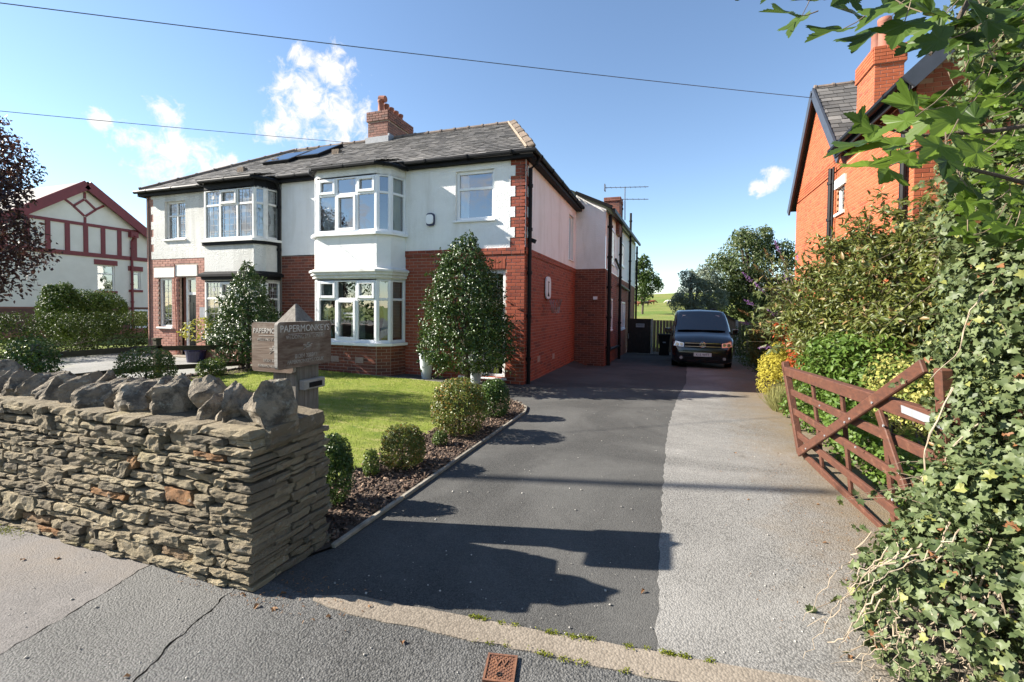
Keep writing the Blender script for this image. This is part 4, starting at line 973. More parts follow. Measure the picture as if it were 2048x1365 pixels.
# ------------------------------------------------------------ half-timbered neighbour on the far left
hn = thing('half_timbered_house', 'white house with maroon half-timbered gable behind the hedge', 'house', (-27, 14, 0))
M['maroon'] = plain('maroon', (0.19, 0.020, 0.028), (0.14, 0.016, 0.022), 5, .5)
M['cream'] = plain('cream', (0.74, 0.72, 0.66), (0.66, 0.64, 0.58), 2, .85, .15, 40)
NX = -27.0; AY, AZ = 14.3, 7.5; sl_ = .74
fN = Face((NX, 9.0), (NX, 21.0))
def nz(y): return AZ - .28 - abs(y - AY) * sl_
hwn = [(5.75, 6.55, 2.35, 3.65), (7.25, 7.75, 2.45, 3.45), (8.75, 10.5, 2.4, 3.35)]
mb = MB(); fN.sheet(mb, .5, 10.1, 1.5, 4.0, hwn); mb.add([(NX, 9.5, 4.0), (NX, 19.1, 4.0), (NX, AY, nz(AY))], [(0, 1, 2)]); mb.quad((NX, 9.5, 1.5), (NX - 6, 9.5, 1.5), (NX - 6, 9.5, 4.0), (NX, 9.5, 4.0)); mb.build('wall', M['cream'], hn)
mb = MB(); fN.sheet(mb, .5, 10.1, -.2, 1.52, [(7.2, 10.2, .4, 1.45)], .03); mb.build('wall', M['brick_dark'], hn)
for h_ in hwn: window(hn, fN, *h_, (1,), h_[2] + .85, -.04, .07, (), 'paint_white', None, 0, 'glass')
window(hn, fN, 7.2, 10.0, .4, 1.4, (1, 1, 1), None, -.0, .1, (), 'upvc', None, 0, 'glass_dark')
for h_ in hwn:
    mb = MB(); fN.box(mb, h_[0] - .1, h_[1] + .1, .0, .05, h_[3], h_[3] + .25); mb.build('lintel', M['maroon'], hn)
    mb = MB(); fN.box(mb, h_[0] - .08, h_[1] + .08, .0, .06, h_[2] - .12, h_[2]); mb.build('sill', M['maroon'], hn)
mb = MB(); fN.box(mb, .4, 10.2, .0, .06, 4.0, 4.2); mb.build('timber', M['maroon'], hn)
mb = MB(); fN.box(mb, 2.4, 8.2, .0, .055, 5.48, 5.62); mb.build('timber', M['maroon'], hn)
for k in range(13):
    y = 10.0 + k * .72; top = min(5.48, nz(y) - .05)
    if top > 4.3: mb = MB(); fN.box(mb, y - 9.09, y - 8.91, .0, .05, 4.2, top); mb.build('timber', M['maroon'], hn)
mb = MB(); mb.box(NX - 5, NX - .12, 9.6, 19, .2, 4.0); mb.build('room', M['interior'], hn)
for s_ in (-1, 1):
    for (y0, z0, y1, z1) in ((s_ * .02, 5.95, s_ * .45, 6.35), (s_ * .45, 6.35, s_ * .02, 6.75), (s_ * .47, 6.38, s_ * .80, 6.62)) + (((0, 5.63, 0, 5.9), (0, 6.8, 0, 7.1)) if s_ > 0 else ()):
        mb = MB(); mb.bar((NX + .025, AY + y0, z0), (NX + .025, AY + y1, z1), .09, .05, (1, 0, 0)); mb.build('timber', M['maroon'], hn)
for s_ in (-1, 1):
    mb = MB(); foot = (NX + .25, AY + s_ * 5.4, AZ - 5.4 * sl_); mb.bar((NX + .25, AY, AZ - .05), foot, .1, .42); mb.build('barge_board', M['maroon'], hn)
    mb = MB(); mb.quad((NX + .3, AY, AZ + .1), (NX - 8, AY, AZ + .1), (NX - 8, AY + s_ * 5.5, AZ + .1 - 5.5 * sl_), (NX + .3, AY + s_ * 5.5, AZ + .1 - 5.5 * sl_)); mb.build('roof', M['slate'], hn)
pipe(hn, [(NX + .3, 16.3, 5.3), (NX + .08, 16.3, 5.0), (NX + .08, 16.3, .3)], .06, 'downpipe', 'maroon')
mb = MB(); mb.box(NX + .05, NX + .3, 16.15, 16.5, 5.2, 5.5); mb.build('hopper', M['maroon'], hn)
# ------------------------------------------------------------ dry stone wall
m, nt = new_mat('gritstone'); t = NT(nt); P = t.pos(); r = t.piece()
col = t.ramp(r, [(0, (0.25, 0.207, 0.142)), (.25, (0.36, 0.298, 0.20)), (.5, (0.19, 0.162, 0.12)), (.72, (0.42, 0.352, 0.235)), (.965, (0.27, 0.224, 0.158)), (.975, (0.34, 0.19, 0.09)), (1, (0.30, 0.16, 0.08))])
for e in nt.nodes:
    if e.type == 'VALTORGB': pass
col = t.mix(t.rng(t.noise(P, 5, 6, .7), .46, .70, 0, .6), col, (0.15, 0.13, 0.105))
col = t.mix(t.rng(t.noise(P, 2.2, 4, .6), .60, .75, 0, .5), col, (0.32, 0.28, 0.12))
col = t.mix(t.rng(t.noise(P, 19, 5, .7), .60, .70, 0, .65), col, (0.48, 0.45, 0.38))
h = t.math('ADD', t.noise(P, 26, 6, .7), t.math('MULTIPLY', t.noise(P, 110, 4, .7), .5))
t.pbr(col, .93, t.bump(h, 1.0, .04), 0, .2); M['stone'] = m
m, nt = new_mat('cope_stone'); t = NT(nt); P = t.pos(); r = t.piece()
col = t.mix(r, (0.25, 0.21, 0.16), (0.40, 0.34, 0.26))
col = t.mix(t.rng(t.noise(P, 7, 6, .7), .44, .60, 0, .85), col, (0.075, 0.068, 0.058))  # noise paints dark, shaded-looking crevices into the stone colour
col = t.mix(t.rng(t.noise(P, 16, 5, .72), .57, .68, 0, .7), col, (0.42, 0.42, 0.36))
h = t.math('ADD', t.noise(P, 12, 7, .72), t.math('MULTIPLY', t.noise(P, 70, 4, .7), .4))
t.pbr(col, .93, t.bump(h, 1.0, .05), 0, .2); M['cope'] = m
M['wallcore'] = plain('wallcore', (0.03, 0.025, 0.02), (0.05, 0.042, 0.034), 10, .95, .5, 40)
M['wallmortar'] = plain('wallmortar', (0.27, 0.21, 0.17), (0.17, 0.14, 0.115), 9, .95, .9, 45, .02)
wl = thing('dry_stone_wall', 'rough dry stone garden wall topped with upright boulders, by the pavement', 'stone wall', (-2.27, 2.2, 0))
WX, WY0, WY1, WH = -2.27, 1.98, 2.60, .93
mb = MB(); mb.box(-14, WX - .07, WY0 + .09, WY1 - .05, -.02, WH - .03); mb.build('wall_core', M['wallcore'], wl)
mb = MB(); mb.box(-14, WX - .04, WY0 + .06, WY1 - .03, WH - .029, WH + .015); o = mb.build('bedding', M['wallmortar'], wl)
def rock(w, d, h, rr, nx=5, nz=4, rough=.012, round_=.3, sub=True):
    # a block with its own knocked edges: w along x, d along y (front at -d/2), h along z
    ny = 3; vs = {}; mb = MB(); ph = [rr.uniform(0, 9) for _ in range(6)]
    skew = rr.uniform(-.25, .25) * h; tilt = rr.uniform(-.14, .14) * h
    def vert(i, j, k):
        if (i, j, k) in vs: return vs[(i, j, k)]
        x, y, z = i / nx * 2 - 1, j / ny * 2 - 1, k / nz * 2 - 1
        L = max(abs(x), abs(y), abs(z)); e = (abs(x) ** 6 + abs(y) ** 6 + abs(z) ** 6) ** (1 / 6)
        f = 1 - round_ * (e - L) / max(L, .01)
        px, py, pz = x * f * w / 2, y * f * d / 2, z * f * h / 2
        px += skew * z; pz += tilt * x
        q = rough * (math.sin(px * 41 + ph[0]) * math.sin(pz * 57 + ph[1]) + rr.uniform(-1, 1) * .8)
        py += q; pz += rough * .55 * rr.uniform(-1, 1); px += rough * .7 * rr.uniform(-1, 1)
        mb.v.append((px, py, pz)); vs[(i, j, k)] = len(mb.v) - 1; return vs[(i, j, k)]
    for i in range(nx):
        for k in range(nz):
            mb.f.append((vert(i, 0, k), vert(i + 1, 0, k), vert(i + 1, 0, k + 1), vert(i, 0, k + 1)))
    for i in range(nx):
        for j in range(ny):
            mb.f.append((vert(i, j, nz), vert(i + 1, j, nz), vert(i + 1, j + 1, nz), vert(i, j + 1, nz)))
            mb.f.append((vert(i, j + 1, 0), vert(i + 1, j + 1, 0), vert(i + 1, j, 0), vert(i, j, 0)))
    for j in range(ny):
        for k in range(nz):
            mb.f.append((vert(0, j + 1, k), vert(0, j, k), vert(0, j, k + 1), vert(0, j + 1, k + 1)))
            mb.f.append((vert(nx, j, k), vert(nx, j + 1, k), vert(nx, j + 1, k + 1), vert(nx, j, k + 1)))
    return mb
sr = random.Random(21)
def course_heights(total, rr):
    hs = []
    while sum(hs) < total: hs.append(rr.choice((.03, .038, .044, .05, .058, .066)))
    k = total / sum(hs); return [h * k for h in hs]
stones = []       # u0,u1,z0,z1,face  (u is the distance from the free end)
def wavy(u, z): return .012 * math.sin(u * 2.3 + z * 9) + .010 * math.sin(u * 5.1 - z * 4 + 1)
hs = course_heights(WH, sr); z = 0.0; extra = []
for ci, h in enumerate(hs):
    u = 0.0
    while u < 8.6:
        w = sr.choice((.10, .14, .18, .22, .26, .30, .36)) * sr.uniform(.85, 1.2)
        if u == 0: w = .34 if ci % 2 else .2
        tall = sr.random()
        z1 = z + h
        if tall < .16 and ci < len(hs) - 1 and u > .3:     # a stone two courses deep
            extra.append((u, u + w, z, z + h + hs[ci + 1], ci + 1)); u += w; continue
        bl_ = [e for e in extra if e[4] == ci and e[0] < u + w and e[1] > u]
        if bl_:
            e = min(bl_, key=lambda q: q[0])
            if e[0] - u > .06: stones.append((u, e[0], z, z1)); u = e[1]; continue
            u = e[1]; continue
        if h > .06 and tall > .86: stones += [(u, u + w, z, z + h * .5), (u, u + w * .97, z + h * .5, z1)]
        else: stones.append((u, u + w, z, z1))
        u += w
    z += h
stones += [e[:4] for e in extra]
stones.sort(key=lambda s_: s_[0])
n = 0; rest = MB()
for u0, u1, z0, z1 in stones:
    w, h = u1 - u0 - .013, z1 - z0 - .010
    corner = u0 < .01
    mb = rock(w, .17 if not corner else .3, h, sr, max(4, int(w / .036)), 3 if h < .06 else 4, .0055, .22)
    um, zm = (u0 + u1) / 2, (z0 + z1) / 2
    pos = Vector((WX - um, WY0 + (.085 if not corner else .15) + sr.uniform(-.022, .016), zm + (wavy(um, zm) if zm > .06 and zm < .9 else 0)))
    rot = Matrix.Rotation(sr.uniform(-.05, .05), 3, 'Z') @ Matrix.Rotation(sr.uniform(-.035, .035), 3, 'Y')
    if n < 236:
        me = mb.mesh('stone'); o = link('stone', me, None, M['stone']); o.matrix_basis = Matrix.Translation(pos) @ rot.to_4x4(); parent(o, wl); n += 1
    else: rest.add([pos + rot @ Vector(v) for v in mb.v], mb.f)
rest.build('stonework', M['stone'], wl, kind='stuff')
# the free end of the wall
z = 0.0
for ci, h in enumerate(course_heights(WH, sr)):
    y = WY0 + (.30 if ci % 2 else .17)
    while y < WY1 - .03:
        w = min(sr.uniform(.14, .34), WY1 + .03 - y)
        if WY1 - (y + w) < .08: w = WY1 + sr.uniform(-.02, .04) - y
        mb = rock(w - .010, .18, h - .007, sr, max(4, int(w / .036)), 3, .0055, .22)
        o = link('stone', mb.mesh('stone'), None, M['stone']); o.matrix_basis = Matrix.Translation((WX - .085 + sr.uniform(-.015, .02), y + w / 2, z + h / 2)) @ Matrix.Rotation(math.pi / 2 + sr.uniform(-.05, .05), 4, 'Z'); parent(o, wl)
        y += w
    z += h
# cover course under the copes
u = 0.0
while u < 8.4:
    w = sr.uniform(.22, .42); mb = rock(w - .01, .3, .055, sr, 6, 2, .009, .4)
    o = link('stone', mb.mesh('stone'), None, M['stone']); o.matrix_basis = Matrix.Translation((WX - u - w / 2, WY0 + .135 + sr.uniform(-.015, .015), WH + .0)) @ Matrix.Rotation(sr.uniform(-.03, .03), 4, 'Y'); parent(o, wl); u += w
mb = rock(.36, .5, .15, sr, 6, 4, .012, .35); o = link('stone', mb.mesh('stone'), None, M['stone']); o.matrix_basis = Matrix.Translation((WX - .16, 2.32, WH - .03)) @ Matrix.Rotation(.06, 4, 'Z'); parent(o, wl)
# upright copes
import mathutils
def boulder(w, d, h, rr):
    mb = MB(); nu, nv = 26, 17; ph = Vector((rr.uniform(0, 50), rr.uniform(0, 50), rr.uniform(0, 50)))
    pk = rr.uniform(-.2, .2)
    cuts = []
    for _ in range(9):
        nn = Vector((rr.uniform(-1, 1), rr.uniform(-1, 1), rr.uniform(-.3, 1))).normalized(); cuts.append((nn, rr.uniform(.52, .85)))
    for j in range(nv + 1):
        for i in range(nu):
            a = 2 * math.pi * i / nu; b = -math.pi / 2 + math.pi * j / nv
            x, y, z = math.cos(a) * math.cos(b), math.sin(a) * math.cos(b), math.sin(b)
            q = (abs(x) ** 4 + abs(y) ** 4 + abs(z) ** 4) ** .25; v = Vector((x / q, y / q, z / q))
            for nn, dd in cuts:
                s_ = v.dot(nn) - dd
                if s_ > 0: v -= nn * s_
            nn_ = mathutils.noise.noise(v * 2.1 + ph) * .17 + mathutils.noise.noise(v * 5 + ph) * .07 + mathutils.noise.noise(v * 11 + ph) * .045 + mathutils.noise.noise(v * 21 + ph) * .025
            v *= 1 + nn_
            v.x += pk * max(0, v.z) * .5; k = 1 - .28 * max(0, v.z)
            mb.v.append((v.x * w / 2 * k, v.y * d / 2 * (1 - .2 * max(0, v.z)), v.z * h / 2))
    for j in range(nv):
        for i in range(nu): mb.f.append((j * nu + i, j * nu + (i + 1) % nu, (j + 1) * nu + (i + 1) % nu, (j + 1) * nu + i))
    return mb
cr = random.Random(4)
copes = [(.12, .56, .30, -.2), (.38, .24, .27, .3), (.42, .17, .22, .3), (.55, .17, .2, .1), (.72, .25, .30, -.45), (.91, .24, .28, -.3), (1.08, .20, .30, .15), (1.25, .24, .28, -.5), (1.42, .2, .27, .2), (1.54, .2, .25, -.4), (1.66, .18, .24, .0), (1.80, .17, .25, -.15), (1.97, .22, .28, -.3), (2.14, .19, .22, 0), (2.32, .2, .24, .1), (2.5, .2, .24, -.1), (2.7, .22, .22, 0)]
u = 2.9
while u < 8.2: w = cr.uniform(.18, .28); copes.append((u, w, cr.uniform(.2, .28), cr.uniform(-.3, .3))); u += w * .85
for u, w, h, lean in copes:
    mb = boulder(w * .92, .44 + cr.uniform(-.08, .06), h * 1.08, cr) if u < .2 else boulder(min(w, .27) * .98, .34 + cr.uniform(-.06, .06), h * 1.12, cr)
    me = mb.mesh('cope_stone'); o = link('cope_stone', me, None, M['cope'], smooth=False)
    o.matrix_basis = Matrix.Translation((WX - u, 2.26 + cr.uniform(-.05, .04), WH + h * .43)) @ Matrix.Rotation(lean * .28, 4, 'Y') @ Matrix.Rotation(cr.uniform(-.25, .25), 4, 'Z'); parent(o, wl)
    sb_ = o.modifiers.new('sub', 'SUBSURF'); sb_.subdivision_type = 'SIMPLE'; sb_.levels = sb_.render_levels = 1
# ------------------------------------------------------------ sign post
sp = thing('sign_post', 'square weathered timber post with pyramid top, carrying two carved boards, behind the wall end', 'post', (-2.68, 2.75, 0))
def woodmat(name, c1, c2, c3, axis=(1, 1, 14), rough=.85):
    m, nt = new_mat(name); t = NT(nt); P = t.pos()
    g_ = t.noise(t.scale(P, axis), 3.0, 6, .65, .6); col = t.mix(t.rng(g_, .35, .65), c1, c2)
    col = t.mix(t.rng(t.noise(P, 5, 5, .65), .52, .68, 0, .7), col, c3)
    t.pbr(col, rough, t.bump(g_, .5, .006), 0, .3); return m
M['post_wood'] = woodmat('post_wood', (0.22, 0.20, 0.175), (0.11, 0.095, 0.08), (0.10, 0.11, 0.08), (16, 16, 1))
M['board_wood'] = woodmat('board_wood', (0.20, 0.155, 0.12), (0.11, 0.07, 0.05), (0.30, 0.26, 0.215), (1, 3, 16))
M['board_edge'] = woodmat('board_edge', (0.36, 0.34, 0.31), (0.26, 0.24, 0.21), (0.2, 0.18, 0.16))
PX_, PY_, hs_ = -2.70, 2.76, .115
PT = onY(590, 612, PY_ - hs_).z
zb = PT - .15
mb = MB(); c = [(PX_ - hs_, PY_ - hs_), (PX_ + hs_, PY_ - hs_), (PX_ + hs_, PY_ + hs_), (PX_ - hs_, PY_ + hs_)]
mb.v = [(x, y, 0) for x, y in c] + [(x, y, zb) for x, y in c] + [(PX_, PY_, PT + .03)]
mb.f = [(0, 1, 5, 4), (1, 2, 6, 5), (2, 3, 7, 6), (3, 0, 4, 7), (4, 5, 8), (5, 6, 8), (6, 7, 8), (7, 4, 8)]
bevel(mb.build('post', M['post_wood'], sp), .008)
mb = MB(); mb.box(PX_ + .010, PX_ + .013, PY_ - hs_ - .0015, PY_ - hs_ + .01, .2, zb - .35); mb.build('split', M['wallcore'], sp)
def rrect(w, h, r, n=5):
    P = []
    for cx_, cy_, a0 in ((w / 2 - r, h / 2 - r, 0), (-w / 2 + r, h / 2 - r, 90), (-w / 2 + r, -h / 2 + r, 180), (w / 2 - r, -h / 2 + r, 270)):
        for k in range(n + 1): a = R(a0 + 90 * k / n); P.append((cx_ + r * math.cos(a), cy_ + r * math.sin(a)))
    return P
xa = PX_ + hs_ + .012
ya, yb = onX(553, 690, xa + .02).y, onX(660, 690, xa + .02).y; zt_, zb_ = onX(560, 645, xa + .02).z, onX(560, 740, xa + .02).z
zb2 = onX(655, 732, xa + .02).z
M['letter'] = plain('letter', (0.62, 0.60, 0.56), (0.40, 0.37, 0.33), 26, .8, detail=6)
M['letter_worn'] = plain('letter_worn', (0.46, 0.43, 0.39), (0.20, 0.165, 0.13), 30, .8, detail=6)
def sign(origin, u, n, w, h, label, txt=True):
    # board centred at origin, u along it, n outwards
    u, n = Vector(u), Vector(n); o_ = Vector(origin); z_ = Vector((0, 0, 1))
    b = thing('sign_board', label, 'sign', o_, 'carved boards on the sign post')
    mb = MB(); mb.prism([o_ + u * x + z_ * y for x, y in rrect(w, h, .025)], n * .03); o = mb.build('board', M['board_wood'], b)
    P = rrect(w + .002, h + .002, .026); mb = MB()
    for i in range(len(P)):
        a, c_ = P[i], P[(i + 1) % len(P)]
        q = [o_ + u * a[0] + z_ * a[1], o_ + u * c_[0] + z_ * c_[1]]
        mb.quad(q[0] + n * .001, q[1] + n * .001, q[1] + n * .029, q[0] + n * .029)
    mb.build('board_edge', M['board_edge'], b)
    f = o_ + n * .0312
    def T(s_, size, y, mat='letter_worn', sq=.85): place_text('lettering', s_, size, f + z_ * y, u, z_, M[mat], b, sq)
    T('PAPERMONKEYS', w * .135, h * .285, 'letter', .93); T('WEDDING STATIONERY', w * .078, h * .13); T('01204 308842', w * .085, -h * .30); T('PAPERMONKEYS.CO.UK', w * .075, -h * .41)
    mb = MB(); mb.obox(f + z_ * h * .235 , u * w * .32, n * .0012, z_ * .0012); mb.build('rule', M['letter'], b)
    mb = MB()
    for a, c_, wd in (((-.02, -.10), (.03, -.0), .012), ((.03, 0), (.01, .03), .014), ((-.02, -.1), (.05, -.06), .008), ((.01, -.06), (.06, .0), .008), ((-.03, -.02), (.02, -.05), .007), ((0, -.1), (-.03, -.16), .005)):
        mb.bar(f + u * a[0] * w * 1.9 + z_ * (a[1] * h * .8 + h * .0), f + u * c_[0] * w * 1.9 + z_ * (c_[1] * h * .8), .002, wd, n.cross(u))
    mb.build('emblem', M['letter_worn'], b); return b
sign(((xa), (ya + yb) / 2, (zt_ + zb_) / 2), (0, 1, 0), (1, 0, 0), yb - ya, zt_ - zb_, 'carved wooden board facing the drive, pale lettering, on the sign post')
yq = PY_ - hs_ - .012
xl = onY(506, 690, yq - .02).x; zt2, zb3 = onY(515, 645, yq - .02).z, onY(515, 742, yq - .02).z; wB = xa - .004 - xl
sign((xl + wB / 2, yq, (zt2 + zb3) / 2), (1, 0, 0), (0, -1, 0), wB, zt2 - zb3, 'carved wooden board facing the pavement, half hidden behind the other board')
lb_ = onX(618, 768, xa); la = thing('gate_latch', 'weathered wooden latch block with dark slot fixed to the sign post', 'latch', (xa, lb_.y, lb_.z))
mb = MB(); mb.box(xa - .01, xa + .04, lb_.y - .09, lb_.y + .13, lb_.z - .035, lb_.z + .04); bevel(mb.build('block', M['board_edge'], la), .006)
mb = MB(); mb.box(xa + .041, xa + .045, lb_.y - .04, lb_.y + .09, lb_.z - .02, lb_.z + .018); mb.build('slot', M['black_paint'], la)
# ------------------------------------------------------------ driveway gate
M['galv'] = plain('galv', (0.50, 0.52, 0.55), (0.36, 0.38, 0.40), 9, .45, metal=.5)
gt = thing('five_bar_gate', 'open brown five-bar timber gate with diagonal braces, leaning beside the drive', 'gate', (1.6, 5, 0))
m, nt = new_mat('gate_wood'); t = NT(nt); P = t.pos()
g_ = t.noise(t.scale(P, (6, 2, 6)), 6, 6, .65, .4); col = t.mix(t.rng(g_, .35, .7), (0.112, 0.042, 0.024), (0.058, 0.024, 0.016)); col = t.mix(t.rng(t.noise(P, 9, 5, .7), .58, .72, 0, .6), col, (0.20, 0.10, 0.06)); col = t.mix(t.rng(t.noise(P, 31, 5, .7), .56, .68, 0, .6), col, (0.045, 0.022, 0.015))
t.pbr(col, .68, t.bump(g_, .3, .004), 0, .4); M['gate'] = m
Tb, Hb, Tt = onG(1603, 905, .05), onG(1880, 1152, .05), onG(1573, 738, .98)
gn = (Hb - Tb).cross(Tt - Tb).normalized()
if gn.dot(CAMP - Tb) < 0: gn = -gn
def onP(px, py, d=0.0):
    r_ = ray(px, py); o_ = Tb + gn * d; return CAMP + r_ * ((o_ - CAMP).dot(gn) / r_.dot(gn))
def slat(name, a, b, h, th=.03, d=0.0, mat='gate'):
    A_, B_ = onP(*a, d), onP(*b, d); mb = MB(); mb.bar(A_, B_, th, h, (B_ - A_).cross(gn)); return bevel(mb.build(name, M[mat], gt), .006)
def rails_ext(a, b, k): return (b[0] + (b[0] - a[0]) * k, b[1] + (b[1] - a[1]) * k)
slat('stile', (1570, 724), (1602, 908), .085, .07)
tr_ = slat('top_rail', (1573, 742), (1925, 856), .105, .07)
slat('rail', (1584, 785), (1896, 928), .075); slat('rail', (1589, 823), (1892, 1012), .075); slat('rail', (1595, 868), (1888, 1100), .075); slat('rail', (1604, 905), (1880, 1172), .08)
slat('upright', (1625, 764), (1645, 936), .05, .03, -.035); slat('upright', (1684, 788), (1703, 992), .05, .03, -.035); slat('upright', (1768, 828), (1792, 1078), .055, .03, -.035)
slat('brace', (1597, 906), (1848, 732), .085, .03, .055); slat('brace', (1757, 822), (1846, 1090), .075, .03, .055)
slat('heel_stile', (1886, 738), (1908, 1150), .075, .06)
mb = MB(); a, b = onP(1803, 818, .042), onP(1902, 858, .042); mb.bar(a, b, .005, .05, (b - a).cross(gn)); mb.build('hinge_strap', M['galv'], gt)
for px_, py_ in ((1650, 872), (1690, 845), (1745, 806), (1612, 898), (1768, 852), (1800, 946), (1826, 1030), (1640, 812), (1700, 838), (1712, 895), (1786, 1000)):
    c_ = onP(px_, py_, .072); MB().tube([c_, c_ + gn * .008], .009, 8).build('bolt', M['galv'], gt)
# ------------------------------------------------------------ utility pole, off to the left, and its wires
M['pole'] = plain('pole', (0.14, 0.11, 0.085), (0.09, 0.07, 0.055), 8, .9)
up_ = thing('utility_pole', 'tall slim wooden utility pole whose narrow shadow crosses the drive', 'pole', (-16, .6, 0))
MB().tube([(-16, .6, 0), (-16, .6, 10.6)], [.10, .065], 12).build('pole', M['pole'], up_)
mb = MB(); mb.bar((-16, .35, 6.3), (-16, .85, 6.3), .05, .05); mb.build('bracket', M['galv'], up_)
M['wire'] = plain('wire', (0.09, 0.11, 0.14), (0.07, 0.08, 0.1), 3, .6)
def wire(a, b, sag, r, label):
    a, b = Vector(a), Vector(b); pts = [a.lerp(b, i / 24) - Vector((0, 0, 4 * sag * (i / 24) * (1 - i / 24))) for i in range(25)]
    tag(MB().tube(pts, r, 5).build('overhead_wire', M['wire']), label, 'wire', 'overhead wires')
wire((-16, .6, 6.42), (3.74, 15.08, 7.72), .10, .009, 'long overhead wire crossing the sky to the brick gable on the right')
wire((-16, .6, 4.85), (-9.9, 12.3, 6.98), .05, .007, 'short overhead wire running low to the slate roof on the left')
# ------------------------------------------------------------ water cover in the pavement
wc = onG(1001, 1340); m, nt = new_mat('rust_iron'); t = NT(nt); P = t.pos(); t.pbr(t.mix(t.rng(t.noise(P, 30, 5, .7), .35, .65), (0.23, 0.105, 0.055), (0.13, 0.06, 0.04)), .8, t.bump(t.noise(P, 160, 3), .4, .003), .2); M['rust'] = m
co = thing('water_cover', 'small rusty square iron water cover set in the pavement', 'cover', (wc.x, wc.y, 0))
ca = R(12); cu, cv = Vector((math.cos(ca), math.sin(ca), 0)), Vector((-math.sin(ca), math.cos(ca), 0)); C0 = Vector((wc.x, wc.y, .0))
cw, cl = .072, .082
mb = MB(); mb.obox(C0 + Vector((0, 0, .002)), cu * cw, cv * cl, (0, 0, .006)); mb.build('lid', M['rust'], co)
mb = MB()
for s_ in (-1, 1): mb.obox(C0 + cu * s_ * (cw - .005) + Vector((0, 0, .009)), cu * .005, cv * cl, (0, 0, .004)); mb.obox(C0 + cv * s_ * (cl - .005) + Vector((0, 0, .0088)), cu * (cw - .01), cv * .005, (0, 0, .004))
mb.build('rim', M['rust'], co, kind='stuff')
mb = MB()
for k in range(-6, 7):
    for s_ in (-1, 1):
        a = C0 + cu * k * .022 + Vector((0, 0, .009)); d_ = (cu * s_ + cv).normalized(); L0 = -9; L1 = 9
        # clip the diagonal rib to the lid
        t0, t1 = -1, 1
        for ax, lim, p_ in ((cu, cw - .011, k * .022), (cv, cl - .011, 0)):
            q = d_.dot(ax); lo, hi = sorted(((-lim - p_) / q, (lim - p_) / q)); t0, t1 = max(t0, lo), min(t1, hi)
        if t1 - t0 > .01: mb.bar(a + d_ * t0, a + d_ * t1, .0035, .003)
mb.build('tread', M['rust'], co, kind='stuff')
place_text('lettering', 'W', .06, C0 + cv * .008 + Vector((0, 0, .0125)), cu, cv, M['rust'], co, 1.1, .002)
mb = MB(); mb.lathe(C0 - cv * .04 + Vector((0, 0, .008)), [(.006, .004), (.012, .005), (.012, 0)], 12); mb.build('keyhole', M['black_paint'], co)
# ------------------------------------------------------------ planters
M['planter'] = plain('planter', (0.52, 0.56, 0.58), (0.44, 0.48, 0.50), 3, .6)
def planter(x, y, z, h, r, label):
    mb = MB(); mb.lathe((x, y, z), [(.0, 0), (r * .62, 0), (r * .98, h - .03), (r, h - .03), (r, h), (r * .88, h), (r * .84, h - .06), (0, h - .06)], 24)
    tag(mb.build('tall_planter', M['planter'], smooth=False), label, 'planter', 'tall grey planters by the house')
p_ = onG(857, 757, .04); planter(p_.x, 9.22, .05, .62, .17, 'tall pale grey tapered planter left of the big evergreen'); planter(-4.02, 9.25, .02, .62, .17, 'tall pale grey tapered planter behind the trunk of the big evergreen')
bp = thing('flower_pot', 'dark blue glazed pot with small yellowing tree by the black door', 'plant pot', (-12.4, 8.6, .16))
M['blueglaze'] = plain('blueglaze', (0.012, 0.014, 0.05), (0.02, 0.02, 0.06), 4, .15)
bx = onG(392, 725, .16); bx = Vector((-11.9, 8.55, .16)) if bx.y > 9.2 else bx
MB().lathe(bx, [(0, 0), (.20, 0), (.24, .3), (.26, .31), (.26, .36), (.22, .36), (.2, .3), (0, .3)], 20).build('pot', M['blueglaze'], bp, False)
# ------------------------------------------------------------ low rail fence between the gardens
M['fence_wood'] = woodmat('fence_wood', (0.085, 0.065, 0.04), (0.05, 0.04, 0.028), (0.07, 0.075, 0.04), (8, 1, 8))
rf = thing('rail_fence', 'low dark wooden post and rail fence between the two front gardens', 'fence', (-9.8, 6, .16))
FX = -9.8
fy = [2.75, 4.5, 6.37, 8.3]
for y in fy:
    top = .98 if y < 8 else .62
    mb = MB(); mb.box(FX - .05, FX + .05, y - .05, y + .05, .05, top); mb.box(FX - .065, FX + .065, y - .065, y + .065, top, top + .03); mb.build('post', M['fence_wood'], rf)
for i in range(3):
    for za in (.80, .40):
        z0 = za + .02 * i if i < 2 else za; z1 = za + .02 * (i + 1) if i < 2 else za - .3 * (za > .6)
        mb = MB(); mb.bar((FX + .07, fy[i] - .05, z0), (FX + .07, fy[i + 1] + .045, za + .02 if i < 2 else za - .12), .035, .10); mb.build('rail', M['fence_wood'], rf)
# ------------------------------------------------------------ back gate, fence panels and bin
GY = 23.0; gb = gz(0, GY) 
bgt = thing('garden_gate', 'dark boarded side gate with small sign, closing the end of the drive', 'gate', (-1.3, GY, gb))
M['gate_dark'] = woodmat('gate_dark', (0.035, 0.028, 0.024), (0.022, 0.018, 0.016), (0.05, 0.04, 0.032), (14, 14, 1))
for k in range(9): mb = MB(); mb.box(-1.9 + k * .122, -1.9 + k * .122 + .1215, GY, GY + .03, gb + .03, 1.24); mb.build('board', M['gate_dark'], bgt)
mb = MB(); mb.box(-1.5, -1.1, GY - .012, GY - .002, .82, 1.0); sg = mb.build('sign_plate', M['lead'], bgt)
mb = MB(); mb.box(-1.46, -1.14, GY - .015, GY - .0125, .93, .945); mb.build('sign_line', M['black_paint'], sg); mb = MB(); mb.box(-1.42, -1.18, GY - .015, GY - .0125, .88, .892); mb.build('sign_line', M['black_paint'], sg)
mb = MB(); mb.box(-1.86, -1.83, GY - .03, GY - .001, .25, .5); mb.build('handle', M['alu'], bgt)
